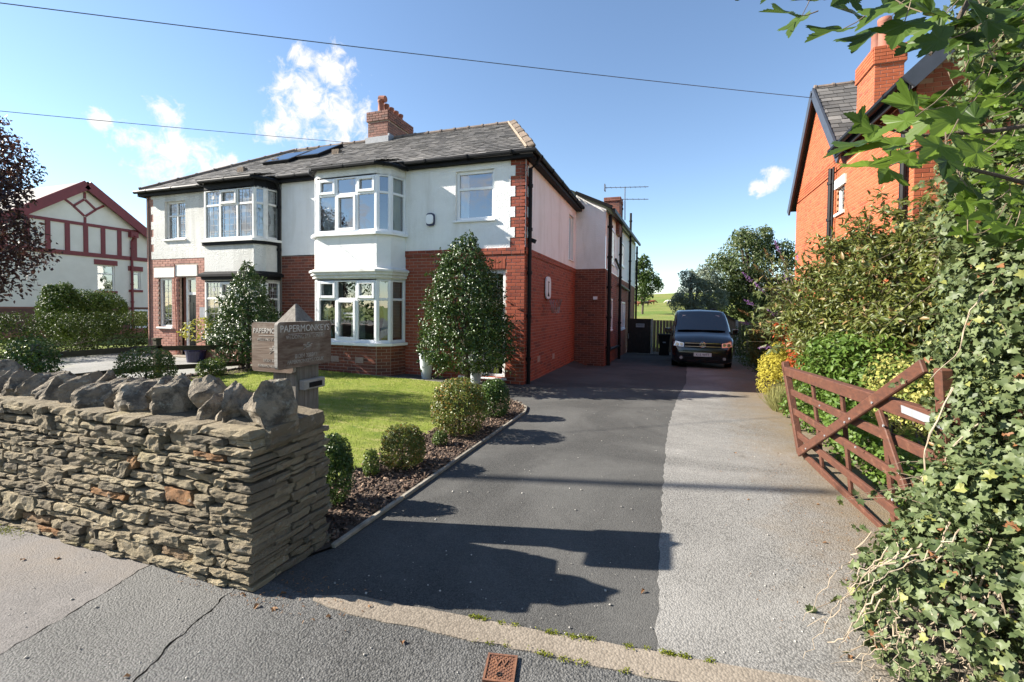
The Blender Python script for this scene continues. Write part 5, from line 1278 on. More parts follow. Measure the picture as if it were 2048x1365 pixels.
M['fence_panel'] = woodmat('fence_panel', (0.20, 0.15, 0.105), (0.13, 0.095, 0.065), (0.16, 0.14, 0.11), (14, 14, 1))
M['conc_post'] = plain('conc_post', (0.33, 0.32, 0.30), (0.24, 0.23, 0.22), 8, .9)
bf = thing('panel_fence', 'tall vertical board fence with concrete posts behind the parked van', 'fence', (2, GY, gb))
for k in range(4):
    x = -.80 + k * 1.86; mb = MB(); mb.box(x, x + .1, GY - .02, GY + .08, gb - .1, 1.24); mb.build('post', M['conc_post'], bf)
    for q in range(12): mb = MB(); xx = x + .105 + q * .1455; mb.box(xx, xx + .135, GY + .01 + .012 * (q % 2), GY + .03 + .012 * (q % 2), gb + .12, 1.18 + random.uniform(-.006, .006)); mb.build('board', M['fence_panel'], bf)
    mb = MB(); mb.box(x + .105, x + 1.855, GY + .0, GY + .045, gb - .02, gb + .115); mb.build('gravel_board', M['conc_post'], bf)
wb = thing('wheelie_bin', 'black wheeled rubbish bin standing against the fence', 'bin', (-.15, 22.4, gb))
mb = MB(); z0 = gb
mb.v = [(-.36, 22.2, z0 + .06), (.02, 22.2, z0 + .06), (.02, 22.6, z0 + .06), (-.36, 22.6, z0 + .06), (-.42, 22.1, z0 + .95), (.08, 22.1, z0 + .95), (.08, 22.65, z0 + .95), (-.42, 22.65, z0 + .95)]
mb.f = [(0, 3, 2, 1), (0, 1, 5, 4), (1, 2, 6, 5), (2, 3, 7, 6), (3, 0, 4, 7)]; mb.build('body', M['black_plastic'], wb)
mb = MB(); mb.box(-.45, .11, 22.06, 22.7, z0 + .951, z0 + 1.03); bevel(mb.build('lid', M['black_plastic'], wb), .02)
for x in (-.37, .03): mb = MB(); mb.tube([(x - .03, 22.62, z0 + .1), (x + .03, 22.62, z0 + .1)], .1, 12); mb.build('wheel', M['black_plastic'], wb)
mb = MB(); mb.box(-.24, -.10, 22.108, 22.114, z0 + .62, z0 + .68); mb.build('label', M['lead'], wb)
sh = thing('garden_shed', 'dark pitched shed roof showing over the van', 'shed', (3, 26.5, gb))
sc_ = onY(1428, 617, 26.5)
mb = MB(); mb.box(sc_.x - 1.1, sc_.x + 1.1, 26.5, 28.5, gb - .2, sc_.z - .65); mb.add([(sc_.x - 1.1, 26.5, sc_.z - .65), (sc_.x + 1.1, 26.5, sc_.z - .65), (sc_.x, 26.5, sc_.z - .05)], [(0, 1, 2)]); mb.build('wall', M['fence_panel'], sh)
mb = MB(); mb.prism([(sc_.x - 1.3, 26.35, sc_.z - .78), (sc_.x, 26.35, sc_.z - .06), (sc_.x + 1.3, 26.35, sc_.z - .78), (sc_.x + 1.3, 26.35, sc_.z - .72), (sc_.x, 26.35, sc_.z), (sc_.x - 1.3, 26.35, sc_.z - .72)], (0, 2.3, 0)); mb.build('roof', M['soffit_dark'], sh)
# ------------------------------------------------------------ parked van
VX, VY = (onY(1345, 738, 16.2).x + onY(1466, 738, 16.2).x) / 2, 16.2; VZ = gz(1, 17.5) + .0
vn = thing('parked_van', 'glossy black panel van parked nose-out at the end of the drive', 'van', (VX, VY, VZ))
m, nt = new_mat('van_paint'); t = NT(nt); t.pbr((0.006, 0.007, 0.010), .18, None, .0, .6, 1.0); M['van'] = m
def V3(x, y, z): return Vector((VX + x, VY + y, VZ + z))
st = [(0.00, .30, .60, .74), (.03, .24, .74, .84), (.10, .22, .90, .90), (.22, .20, 1.01, .935), (.5, .20, 1.10, .95), (.85, .20, 1.20, .952), (1.15, .20, 1.49, .952), (1.45, .20, 1.77, .952), (1.62, .20, 1.89, .952), (1.85, .20, 1.945, .952), (2.4, .20, 1.96, .952), (4.6, .20, 1.95, .952), (4.85, .25, 1.85, .94)]
mb = MB(); n = 0
for y, z0, z1, hw_ in st:
    def tw(z): return hw_ * (1 - .13 * max(0, (z - 1.05) / .9) ** 1.2)
    half = [(0, z0), (hw_ * .85, z0), (hw_ * .98, z0 + .06)] + [(tw(z0 + (z1 - z0) * f), z0 + (z1 - z0) * f) for f in (.35, .6, .8, .92)] + [(tw(z1) - .06, z1 - .015), (tw(z1) - .2, z1), (0, z1 + (.03 if z1 > .95 else .0))]
    P = half + [(-x, z) for x, z in half[-2:0:-1]]; n = len(P)
    mb.v += [tuple(V3(x, y, z)) for x, z in P]
for i in range(len(st) - 1):
    for k in range(n): mb.f.append((i * n + k, i * n + (k + 1) % n, (i + 1) * n + (k + 1) % n, (i + 1) * n + k))
mb.f += [tuple(range(n))[::-1], tuple((len(st) - 1) * n + k for k in range(n))]
bd = mb.build('body', M['van'], vn, True)
M['windscreen'] = glassmat('windscreen', .12, (0.10, 0.11, 0.12)); m, nt = new_mat('screen'); t = NT(nt); t.pbr((0.012, 0.014, 0.016), .03, None, 0, .8, 1.0); M['screen'] = m
def patch(name, pts, off_, mat, par=vn):
    mb = MB(); rows = len(pts); cols = len(pts[0])
    for r_ in pts:
        for p_ in r_: mb.v.append(tuple(p_ + off_))
    mb.f = [(r_ * cols + c, r_ * cols + c + 1, (r_ + 1) * cols + c + 1, (r_ + 1) * cols + c) for r_ in range(rows - 1) for c in range(cols - 1)]
    return mb.build(name, mat, par, True)
rows = []
for f in (0, .33, .66, 1):
    z = 1.245 + (1.87 - 1.245) * f; y = .885 + (1.585 - .885) * f; hw_ = .80 - .10 * f
    rows.append([V3(x * hw_, y - .03 + .05 * abs(x) ** 2, z + (.02 if abs(x) < .9 else .0)) for x in (-1, -.6, -.2, .2, .6, 1)])
patch('windscreen', rows, Vector((0, -.035, .02)), M['screen'])
for s_ in (-1, 1):
    mb = MB(); mb.prism([V3(s_ * .735, 1.28, 1.32), V3(s_ * .72, 1.3, 1.75), V3(s_ * .25, 1.42, 1.78), V3(s_ * .25, 1.4, 1.68)] if False else [V3(s_ * .60, 1.42, 1.775), V3(s_ * .28, 1.42, 1.79), V3(s_ * .28, 1.37, 1.72), V3(s_ * .62, 1.37, 1.71)], Vector((0, -.01, .008))); mb.build('sun_visor', M['lead'], vn)
m, nt = new_mat('headlamp'); t = NT(nt); t.pbr((0.62, 0.64, 0.66), .08, t.bump(t.noise(t.pos(), 30, 2), .3, .01), .6, .8, 1.0); M['lamp'] = m
M['chrome'] = plain('chrome', (0.75, 0.76, 0.78), (0.68, 0.69, 0.71), 4, .12, metal=1.0)
for s_ in (-1, 1):
    mb = MB(); mb.prism([V3(s_ * .58, .02, .74), V3(s_ * .90, .10, .77), V3(s_ * .90, .14, .90), V3(s_ * .84, .12, .93), V3(s_ * .58, .055, .87)], Vector((0, -.03, 0))); hd = mb.build('headlight', M['lamp'], vn)
    for dx in (.66, .79): mb = MB(); c_ = V3(s_ * dx, -.012 + (dx - .6) * .2, .83); mb.tube([c_, c_ + Vector((0, -.012, 0))], .05, 14); mb.build('bulb', M['chrome'], hd)
    mb = MB(); mb.prism([V3(s_ * .95, .98, 1.13), V3(s_ * 1.17, 1.0, 1.13), V3(s_ * 1.18, 1.0, 1.33), V3(s_ * .99, .98, 1.33)], Vector((0, .11, 0))); bevel(mb.build('wing_mirror', M['van'], vn), .03, 2)
    mb = MB(); mb.tube([V3(s_ * .66, .0, .38), V3(s_ * .66, -.02, .38)], .05, 14); mb.build('fog_light', M['lamp'], vn)
    for y in (.92, 3.9):
        mb = MB(); mb.tube([V3(s_ * .76, y, .33), V3(s_ * .955, y, .33)], .33, 24); wh = mb.build('wheel', M['black_plastic'], vn)
        mb = MB(); mb.tube([V3(s_ * .94, y, .33), V3(s_ * .962, y, .33)], .21, 18); mb.build('rim', M['alu'], wh)
mb = MB(); mb.box(VX - .56, VX + .56, VY - .012, VY + .05, VZ + .735, VZ + .90); gr = mb.build('grille', M['black_plastic'], vn)
for z in (.76, .865): mb = MB(); mb.box(VX - .55, VX + .55, VY - .022, VY - .0125, VZ + z, VZ + z + .012); mb.build('grille_bar', M['chrome'], gr)
mb = MB(); mb.box(VX - .7, VX + .7, VY - .016, VY + .05, VZ + .33, VZ + .42); mb.build('lower_grille', M['black_plastic'], vn)
c_ = V3(0, -.03, .825); mb = MB(); mb.tube([c_ + Vector((.088 * math.cos(k * math.pi / 12), 0, .088 * math.sin(k * math.pi / 12))) for k in range(25)], .010, 6)
for (x0, z0, x1, z1) in ((-.032, .075, 0, .01), (.032, .075, 0, .01), (-.066, .05, -.03, -.07), (-.03, -.07, 0, .0), (0, .0, .03, -.07), (.03, -.07, .066, .05)):
    mb.bar(c_ + Vector((x0, 0, z0)), c_ + Vector((x1, 0, z1)), .010, .018, (0, 1, 0))
mb.build('badge', M['chrome'], vn, kind='stuff')
M['plate'] = plain('plate', (0.80, 0.80, 0.78), None, 3, .4)
mb = MB(); mb.box(VX - .27, VX + .27, VY - .04, VY - .02, VZ + .44, VZ + .56); pl = mb.build('number_plate', M['plate'], vn)
place_text('lettering', 'K15 WFT', .105, V3(0, -.0415, .464), (1, 0, 0), (0, 0, 1), M['black_paint'], pl, .95)
# ------------------------------------------------------------ cattle in the far field
M['cow_brown'] = plain('cow_brown', (0.22, 0.075, 0.03), (0.16, 0.05, 0.025), 1, .8); M['cow_black'] = plain('cow_black', (0.02, 0.018, 0.016), None, 1, .8); M['cow_white'] = plain('cow_white', (0.6, 0.57, 0.5), None, 1, .8)
def cow(px, py, y, mat, face, label):
    c = onY(px, py, y); z = hillz(c.x, y) + .05; mb = MB(); f = face; X = lambda a: c.x + f * a
    mb.tube([(X(-.95), y, z + 1.0), (X(-.8), y, z + 1.0), (X(-.2), y, z + .92), (X(.5), y, z + .95), (X(.85), y, z + 1.05), (X(1.1), y, z + .95), (X(1.35), y, z + .72), (X(1.6), y, z + .5)], [.1, .30, .36, .34, .24, .16, .15, .09], 10)
    for a in (-.75, -.6, .5, .66): mb.tube([(X(a), y + (.12 if a in (-.6, .5) else -.12), z + .8), (X(a + .03), y + (.12 if a in (-.6, .5) else -.12), z + .35), (X(a), y, z)], [.12, .065, .05], 6)
    mb.tube([(X(-.98), y, z + 1.1), (X(-1.05), y, z + .5)], .03, 5)
    tag(mb.build('cow', M[mat], smooth=True), label, 'cow', 'cattle grazing on the hill')
for px, py, y, mt, f, lb in ((1271, 616, 128, 'cow_black', 1, 'black cow nearest the house end on the hill field'), (1281, 617, 124, 'cow_brown', -1, 'dark brown cow beside the black cow on the hill'), (1291, 616, 126, 'cow_black', 1, 'second black cow, in the middle of the herd'), (1303, 613, 133, 'cow_brown', 1, 'reddish cow at the right end of the herd'), (1340, 616, 130, 'cow_white', -1, 'pale cow on its own near the silvery tree')):
    cow(px, py, y, mt, f, lb)
# ------------------------------------------------------------ evergreens by the house
M['holly'] = leafmat('holly', (0.026, 0.056, 0.012), (0.055, 0.095, 0.020), .12, .36, .38, (0.11, 0.15, 0.035), .07)
M['box'] = leafmat('box', (0.055, 0.095, 0.018), (0.115, 0.155, 0.03), .25, .42, .4, (0.20, 0.13, 0.03), .06)
M['box_gold'] = leafmat('box_gold', (0.07, 0.105, 0.02), (0.15, 0.17, 0.035), .25, .42, .4, (0.30, 0.15, 0.035), .16)
M['box_dark'] = leafmat('box_dark', (0.035, 0.075, 0.015), (0.075, 0.12, 0.022), .2, .4, .4)
def jitter_lumps(lumps, n, k, seed):
    r_ = random.Random(seed); out = list(lumps)
    for c, r in lumps:
        rr_ = r if hasattr(r, '__len__') else (r, r, r)
        for _ in range(n):
            a, b = r_.uniform(0, 6.28), r_.uniform(-.6, 1.2); d = Vector((math.cos(a) * math.cos(b), math.sin(a) * math.cos(b), math.sin(b)))
            out.append(((c[0] + d.x * rr_[0] * .82, c[1] + d.y * rr_[1] * .82, c[2] + d.z * rr_[2] * .82), tuple(q * k * r_.uniform(.6, 1.2) for q in rr_)))
    return out
def shrub(name, label, cat, loc, lumps, N, size, proto, mat, trunk=None, group=None, n=4, k=.34, seed=1, shell=(.68, 1.03), zmin=None, par=None, shoots=None, **kw):
    t_ = par or thing(name, label, cat, loc, group)
    L = jitter_lumps(lumps, n, k, seed); p, nn = lump_pts(L, N, shell, .55, zmin)
    foliage('foliage', t_, p, nn, size, proto, M[mat], **kw)
    mb = MB()
    if trunk: mb.tube(*trunk)
    twigs(mb, loc if trunk is None else trunk[0][-1], lumps, .02 if trunk is None else trunk[1][-1] * .7)
    mb.build('stems', M['bark'], t_)
    if shoots: sprays(t_, lumps, shoots[0], shoots[1], size, proto, M[mat], shoots[2], up=.9, seed=seed, zmin=zmin)
    return t_
hx, hy = -4.02, 8.62
L = [((hx + .02, hy, .85), (1.02, .72, .5)), ((hx + .02, hy, 1.3), (.98, .72, .55)), ((hx, hy, 1.8), (.84, .68, .55)), ((hx, hy, 2.25), (.66, .55, .5)), ((hx, hy, 2.62), (.46, .42, .38)), ((hx + .18, hy, 2.9), (.14, .14, .30)), ((hx - .12, hy, 2.86), (.15, .15, .26)), ((hx - .38, hy, 2.6), (.12, .12, .25)), ((hx + .05, hy, 3.02), (.1, .1, .22))]
shrub('evergreen_tree', 'large clipped cone-shaped glossy evergreen in front of the house corner', 'tree', (hx + .1, hy, 0), L, 15000, .062, OVAL, 'holly', ([(hx + .1, hy, 0), (hx + .08, hy, .4), (hx + .02, hy, .9)], [.07, .06, .045], 8), 'clipped evergreens by the houses', 6, .24, 3, rnd=.75, up=.35, shoots=(230, .26, 12))
hx, hy = -9.42, 8.15
L = [((hx, hy, .78), (.98, .7, .45)), ((hx, hy, 1.15), (.82, .66, .5)), ((hx, hy, 1.55), (.62, .55, .45)), ((hx, hy, 1.92), (.46, .42, .4)), ((hx, hy, 2.25), (.28, .26, .32)), ((hx + .02, hy, 2.5), (.13, .13, .22))]
shrub('evergreen_tree', 'smaller cone-shaped glossy evergreen left of the sign post, hiding the leaded bay', 'tree', (hx, hy, .15), L, 10000, .062, OVAL, 'holly', ([(hx, hy, .12), (hx, hy, .5), (hx, hy, .9)], [.06, .05, .04], 8), 'clipped evergreens by the houses', 6, .24, 8, rnd=.75, up=.35, shoots=(150, .24, 12))
def ball(px, py, top, half, label, mat, N, size=.02, seed=0, x=None):
    g_ = onG(px, py, .02) if x is None else onX(px, py, x); zc_ = (CAMM.transposed() @ (g_ - CAMP)).z * -1
    r = half / FPX * zc_; zt_ = onY(px, top, g_.y).z; h = zt_ - .0
    z0 = gz(g_.x, g_.y); 
    L = [((g_.x, g_.y, z0 + h * .42), (r * .95, r * .95, h * .42)), ((g_.x, g_.y, z0 + h * .66), (r * .86, r * .86, h * .33))]
    shrub('box_shrub', label, 'shrub', (g_.x, g_.y, z0), L, N, size, ROUND, mat, None, 'rounded box shrubs', 9, .3, seed, zmin=z0 + .015, rnd=.7, up=.35, par=None, shell=(.72, 1.06), shoots=(int(N / 60), r * .13, 7))
ball(918, 866, 756, 58, 'largest rounded box shrub with orange tinted leaf tips, beside the kerb bend', 'box_gold', 9000, .024, 1)
ball(988, 832, 758, 32, 'upright dark box shrub just behind the largest one', 'box_dark', 4500, .026, 2)
ball(805, 932, 850, 46, 'mid-sized rounded box shrub halfway along the mulch bed', 'box_gold', 6500, .018, 3)
ball(668, 1005, 868, 38, 'dark box shrub close behind the stone wall end', 'box_dark', 7000, .017, 4)
ball(742, 950, 898, 16, 'small young box plant between two shrubs near the wall', 'box', 1100, .017, 5)
ball(880, 890, 862, 15, 'small young box plant in front of the largest shrub', 'box', 1000, .018, 6)
ball(292, 765, 712, 52, 'broad low shrub on the fence line above the wall copes', 'box', 5000, .030, 7, -9.25)
ball(423, 768, 732, 27, 'small rounded shrub on the fence line near the leaf litter', 'box', 3000, .028, 8, -9.2)
ball(62, 750, 686, 48, 'glossy pale-leaved shrub at the far left above the wall', 'box_dark', 3500, .034, 9, -9.25)
# small tree in the blue pot
M['yellow_leaf'] = leafmat('yellow_leaf', (0.10, 0.16, 0.025), (0.30, 0.27, 0.04), .35, .5, .3)
L = [((bx.x, bx.y, 1.0), (.42, .3, .25)), ((bx.x + .2, bx.y, 1.2), (.25, .2, .2))]
shrub('x', None, None, bx, L, 260, .075, OVAL, 'yellow_leaf', ([(bx.x, bx.y, .4), (bx.x, bx.y, .95)], [.015, .012], 6), par=bp)
# ------------------------------------------------------------ left: hedge, bush and copper beech
M['hedge'] = leafmat('hedge', (0.026, 0.048, 0.010), (0.075, 0.105, 0.02), .12, .55, .2)
L = [((-16.3 + random.uniform(-.12, .12), 2.2 + k * .62, .72 + random.uniform(-.02, .02)), (.62, .6, .74)) for k in range(17)]
shrub('hedge', 'long clipped dark green hedge along the far edge of the neighbouring forecourt', 'hedge', (-16.3, 6, 0), L, 26000, .06, OVAL, 'hedge', None, None, 4, .25, 5, zmin=.03, up=.5)
M['bush'] = leafmat('bush', (0.030, 0.062, 0.010), (0.085, 0.13, 0.022), .15, .55, .2)
c_ = onX(165, 600, -18.0)
L = [((-18, c_.y, 1.2), (.7, .75, .95)), ((-18, c_.y + .6, 1.4), (.6, .6, .75)), ((-17.9, c_.y - .6, 1.45), (.6, .55, .8))]
shrub('garden_bush', 'bushy sunlit green shrub rising above the hedge before the half-timbered house', 'shrub', (-18, c_.y, 0), L, 20000, .065, OVAL, 'bush', None, None, 6, .32, 6, zmin=.03)
M['beech'] = leafmat('beech', (0.022, 0.012, 0.012), (0.060, 0.026, 0.020), .25, .4, .4, (0.14, 0.075, 0.03), .08)
bt = thing('copper_beech', 'dark purple-leaved copper beech at the left edge of the picture', 'tree', (-12.5, 3.9, 0))
bc = deep(-112, 425, 8.0); br_ = random.Random(9); L = []
for k in range(75):
    a, b, r_ = br_.uniform(0, 6.28), br_.uniform(-1.2, 1.4), br_.uniform(.35, 1) ** .6
    L.append(((bc.x + 1.5 * r_ * math.cos(a) * math.cos(b), bc.y + 1.5 * r_ * math.sin(a) * math.cos(b), bc.z + 1.75 * r_ * math.sin(b)), br_.uniform(.22, .42)))
p, nn = lump_pts(L, 20000, (.3, 1.15), .0)
foliage('crown', bt, p, nn, .075, OVAL, M['beech'], rnd=1.0, up=.5, out=.6)
mb = MB(); mb.tube([(bc.x - .2, bc.y, 0), (bc.x - .15, bc.y, 1.2), (bc.x, bc.y, 2.4), (bc.x, bc.y, 4.4)], [.12, .1, .07, .02], 9)
for c, r in L[::2]: mb.tube([Vector((bc.x, bc.y, max(1.5, c[2] - .7))), (Vector(c) + Vector((bc.x, bc.y, c[2]))) / 2, c], [.03, .018, .006], 5)
mb.build('trunk', M['bark'], bt)
# ------------------------------------------------------------ trees beyond the fence
M['tree_mid'] = leafmat('tree_mid', (0.045, 0.072, 0.018), (0.105, 0.135, 0.045), .3, .5, .4, (0.20, 0.22, 0.13), .12)
M['tree_silver'] = leafmat('tree_silver', (0.12, 0.15, 0.10), (0.24, 0.27, 0.20), .3, .5, .4)
M['tree_dark'] = leafmat('tree_dark', (0.030, 0.060, 0.012), (0.075, 0.115, 0.022), .25, .5, .4)
def tree(label, cx_, base_px, blobs, y, N, size, mat, name='leafy_tree', group='trees beyond the fence', proto=OVAL, seed=0, k=.36, n=7):
    b0 = onY(cx_, base_px, y); z0 = hillz(b0.x, y); t_ = thing(name, label, 'tree', (b0.x, y, z0), group)
    L0 = []
    for px, py, rp in blobs:
        c = onY(px, py, y + random.uniform(-.06, .06) * rp / FPX * y * 4); r = rp / FPX * y * .96; L0.append(((c.x, c.y, c.z), (r, r, r)))
    L = jitter_lumps(L0, n, k, seed)[len(L0):] + [(c, tuple(q * .8 for q in r)) for c, r in L0]
    p, nn = lump_pts(L, N, (.55, 1.1), .45, z0 + .1)
    foliage('crown', t_, p, nn, size, proto, M[mat], rnd=.9, up=.4)
    mb = MB(); top = Vector(max((c for c, r in L0), key=lambda c: c[2]))
    mb.tube([(b0.x, y, z0 - .1), (b0.x + .1, y, z0 + (top.z - z0) * .4), top], [min(.22, size * 1.3), min(.16, size), size * .2], 8)
    for c, r in L0: mb.tube([Vector((b0.x, y, z0 + (c[2] - z0) * .45)), (Vector(c) + Vector((b0.x, y, c[2]))) / 2, c], [size * .7, size * .45, size * .15], 6)
    mb.build('trunk', M['bark'], t_); return t_
tree('large rounded green tree behind the van and the shed', 1500, 660, [(1490, 520, 55), (1440, 560, 45), (1545, 540, 50), (1500, 590, 55), (1570, 590, 40), (1455, 610, 40), (1540, 630, 45), (1480, 480, 22), (1520, 485, 26)], 31, 22000, .16, 'tree_mid', seed=3)
tree('pale silvery willow-like small tree left of the large green tree', 1385, 650, [(1385, 590, 34), (1362, 610, 24), (1410, 560, 28), (1400, 620, 30), (1375, 555, 16), (1430, 600, 24)], 29, 9000, .15, 'tree_silver', proto=NARROW, seed=4, k=.3)
tree('single dark green field tree just right of the rear wing', 1285, 615, [(1285, 545, 24), (1300, 560, 21), (1272, 565, 24), (1312, 575, 13), (1285, 588, 20), (1288, 525, 14), (1265, 540, 22)], 90, 5200, .42, 'tree_dark', seed=5)
L = [((3.0 + random.uniform(-.2, .2), 14.2 + k * .75, .35), (.55, .6, .85)) for k in range(11)]
shrub('boundary_hedge', 'dark shaded hedge along the boundary beside the van', 'hedge', (3.0, 18, -.3), L, 6000, .07, OVAL, 'hedge', None, None, 3, .3, 15, zmin=-.45)
# trees across the road, seen only in the window panes
L = [((-24 + k * 1.1, -11 + random.uniform(-.2, .2), 2.3), (.95, .8, 2.4)) for k in range(30)]  # invented hedge, tall enough to keep pale sky out of the pane reflections
shrub('reflection_hedge', 'tall hedge added across the road to darken the window pane reflections', 'hedge', (-8, -11, 0), L, 8000, .22, OVAL, 'tree_dark', None, None, 2, .3, 71)
for k, (x, y, hh, lb) in enumerate(((-15, -13, 8.5, 'broad tree across the road, reflected in the left bay'), (-7, -15, 7.0, 'round tree across the road, reflected in the right bay'), (1.5, -14, 8.0, 'tall tree across the road, behind the viewer'))):
    t_ = thing('roadside_tree', lb, 'tree', (x, y, 0), 'trees across the road')
    L = [((x + random.uniform(-1.6, 1.6), y + random.uniform(-1.4, 1.4), hh * random.uniform(.3, .85)), random.uniform(.9, 1.6)) for _ in range(14)]
    p, nn = lump_pts(L, 2600, (.5, 1.1), .3); foliage('crown', t_, p, nn, .26, OVAL, M['tree_dark'], rnd=.9)
    MB().tube([(x, y, -.05), (x, y, hh * .5), (x + .2, y, hh * .8)], [.25, .18, .06], 8).build('trunk', M['bark'], t_)
# ------------------------------------------------------------ planting along the right of the drive
def LP(*q): return [(tuple(deep(px, py, zc)), (r / FPX * zc,) * 3) for px, py, zc, r in q]
M['shrub_olive'] = leafmat('shrub_olive', (0.055, 0.080, 0.016), (0.15, 0.155, 0.035), .22, .45, .4, (0.24, 0.15, 0.06), .05)
L = LP((1720, 600, 7.4, 95), (1800, 570, 6.8, 115), (1890, 560, 6.2, 115), (1960, 580, 5.7, 100), (1690, 690, 7.2, 80), (1780, 700, 6.5, 100), (1870, 680, 5.8, 105), (1655, 580, 7.9, 50), (1645, 660, 7.9, 60), (1850, 510, 6.5, 60), (1940, 490, 5.8, 75), (1745, 520, 7.2, 40), (1990, 420, 5.8, 80), (2060, 520, 5.2, 120))
shrub('large_shrub', 'big loose mass of narrow olive-green leaves in front of the orange brick house', 'shrub', (3.0, 7.6, 0), L, 30000, .10, NARROW, 'shrub_olive', None, None, 8, .38, 31, zmin=.05, rnd=.85, up=.4, shell=(.5, 1.12), shoots=(420, .75, 20))
# bare arching twigs through it
# buddleia
M['buddleia'] = leafmat('buddleia', (0.075, 0.105, 0.035), (0.16, 0.19, 0.075), .3, .5, .3)
M['spike'] = leafmat('spike', (0.17, 0.085, 0.035), (0.27, 0.15, 0.07), .2, .8, .1); M['spike_purple'] = leafmat('spike_purple', (0.20, 0.10, 0.26), (0.32, 0.17, 0.40), .3, .8, .1)
bd_ = thing('buddleia', 'arching buddleia with long leaves and purple and brown flower spikes', 'shrub', (2.7, 10.2, 0)); b0 = Vector((2.75, 10.2, 0)); mb = MB(); lp, ln, sp_p, sp_n, sb_p, sb_n = [], [], [], [], [], []
r9 = random.Random(17)
tips = [(1520, 540), (1500, 570), (1510, 605), (1495, 625), (1530, 520), (1560, 510), (1600, 520), (1580, 560), (1540, 590), (1620, 560), (1550, 640), (1530, 660), (1590, 620), (1640, 600), (1615, 500), (1570, 675), (1610, 660), (1505, 650), (1555, 555), (1640, 520), (1600, 700), (1630, 640), (1600, 590), (1650, 570), (1525, 580), (1575, 530), (1660, 640), (1650, 690), (1620, 610), (1540, 700)]
for i, (px, py) in enumerate(tips):
    e = deep(px + r9.uniform(-8, 8), py + r9.uniform(-8, 8), 9.2 + r9.uniform(-.8, .7)); mid = b0.lerp(e, .55) + Vector((0, 0, .45)); pts = [b0.lerp(mid, k / 4) for k in range(4)] + [mid.lerp(e, k / 5) for k in range(6)]
    mb.tube(pts, [.012 - .001 * k for k in range(10)], 5)
    for k in range(42):
        q = r9.uniform(.25, 1); j = q * 9; a_ = pts[int(min(j, 8))].lerp(pts[int(min(j, 8)) + 1], j - int(min(j, 8))); lp.append(a_ + Vector((r9.gauss(0, .05), r9.gauss(0, .05), r9.gauss(0, .05)))); ln.append((r9.gauss(0, 1), r9.gauss(0, 1), .8))
    d = (e - mid).normalized(); pur = r9.random() < .45
    for k in range(70):
        f = k / 70; c_ = e + d * f * .24 + Vector((r9.gauss(0, 1), r9.gauss(0, 1), r9.gauss(0, 1))) * .022 * (1 - .7 * f)
        (sp_p if pur else sb_p).append(c_); (sp_n if pur else sb_n).append((r9.gauss(0, 1), r9.gauss(0, 1), r9.gauss(0, 1)))
mb.build('stems', M['twig'], bd_)
foliage('foliage', bd_, np.array([tuple(v) for v in lp]), unit(np.array(ln)), .13, NARROW, M['buddleia'], rnd=.5, droop=.6)
foliage('flower_spikes', bd_, np.array([tuple(v) for v in sp_p]), unit(np.array(sp_n)), .018, ROUND, M['spike_purple']); foliage('seed_spikes', bd_, np.array([tuple(v) for v in sb_p]), unit(np.array(sb_n)), .016, ROUND, M['spike'])
# yellow conifer, dark round shrub, red-leaved shrub, grass tuft
M['gold'] = leafmat('gold', (0.30, 0.27, 0.035), (0.46, 0.40, 0.07), .3, .6, .2); M['dark_gold'] = leafmat('dark_gold', (0.055, 0.065, 0.016), (0.14, 0.12, 0.03), .25, .6, .2); M['red'] = leafmat('red', (0.30, 0.045, 0.018), (0.46, 0.11, 0.03), .3, .6, .2, (0.10, 0.14, 0.03), .25)
shrub('golden_conifer', 'bright yellow feathery conifer bush at the drive edge', 'shrub', (2.1, 10.0, 0), LP((1556, 735, 9.0, 36), (1575, 712, 8.8, 32), (1546, 765, 9.0, 30), (1592, 745, 8.7, 32)), 6500, .05, NARROW, 'gold', None, None, 9, .3, 41, zmin=-.05, rnd=.6, up=.6, droop=-.6)
shrub('dark_round_shrub', 'rounded brownish-green shrub behind the golden conifer', 'shrub', (2.6, 13, -.1), LP((1535, 675, 11.8, 30), (1545, 650, 11.8, 24), (1530, 705, 11.8, 28)), 3500, .05, ROUND, 'dark_gold', None, None, 6, .3, 42)
shrub('red_leaved_shrub', 'low spreading shrub with scarlet and orange leaves behind the gate end', 'shrub', (2.3, 8.5, 0), LP((1600, 690, 8.2, 26), (1580, 665, 8.6, 22), (1620, 710, 7.9, 26), (1600, 725, 7.9, 24), (1640, 690, 7.9, 20), (1560, 660, 8.8, 16)), 1900, .055, OVAL, 'red', None, None, 6, .35, 43, rnd=.5, up=1.0)
N = 700; a = rng.random(N) * 6.28; gp = np.stack([1.82 + .12 * np.cos(a) * rng.random(N), 8.7 + .2 * np.sin(a) * rng.random(N), np.full(N, .0)], 1); tp = unit(np.stack([np.cos(a) * .7, np.sin(a) * .7, np.ones(N)], 1)); gt_ = thing('grass_tuft', 'tuft of pale arching grass beside the golden conifer', 'grass', (2.02, 9.3, 0))
M['tuft'] = leafmat('tuft', (0.17, 0.18, 0.06), (0.30, 0.28, 0.12), .3, .6, .2)
link('blades', inst_mesh('blades', (BLADE[0] * np.array([.03, 1, 1.5]), BLADE[1]), frames(unit(np.stack([-np.cos(a), -np.sin(a), np.full(N, .7)], 1) + rng.normal(size=(N, 3)) * .3), tp), gp, .42 * (.6 + .6 * rng.random(N))), gt_, M['tuft'], kind='stuff')
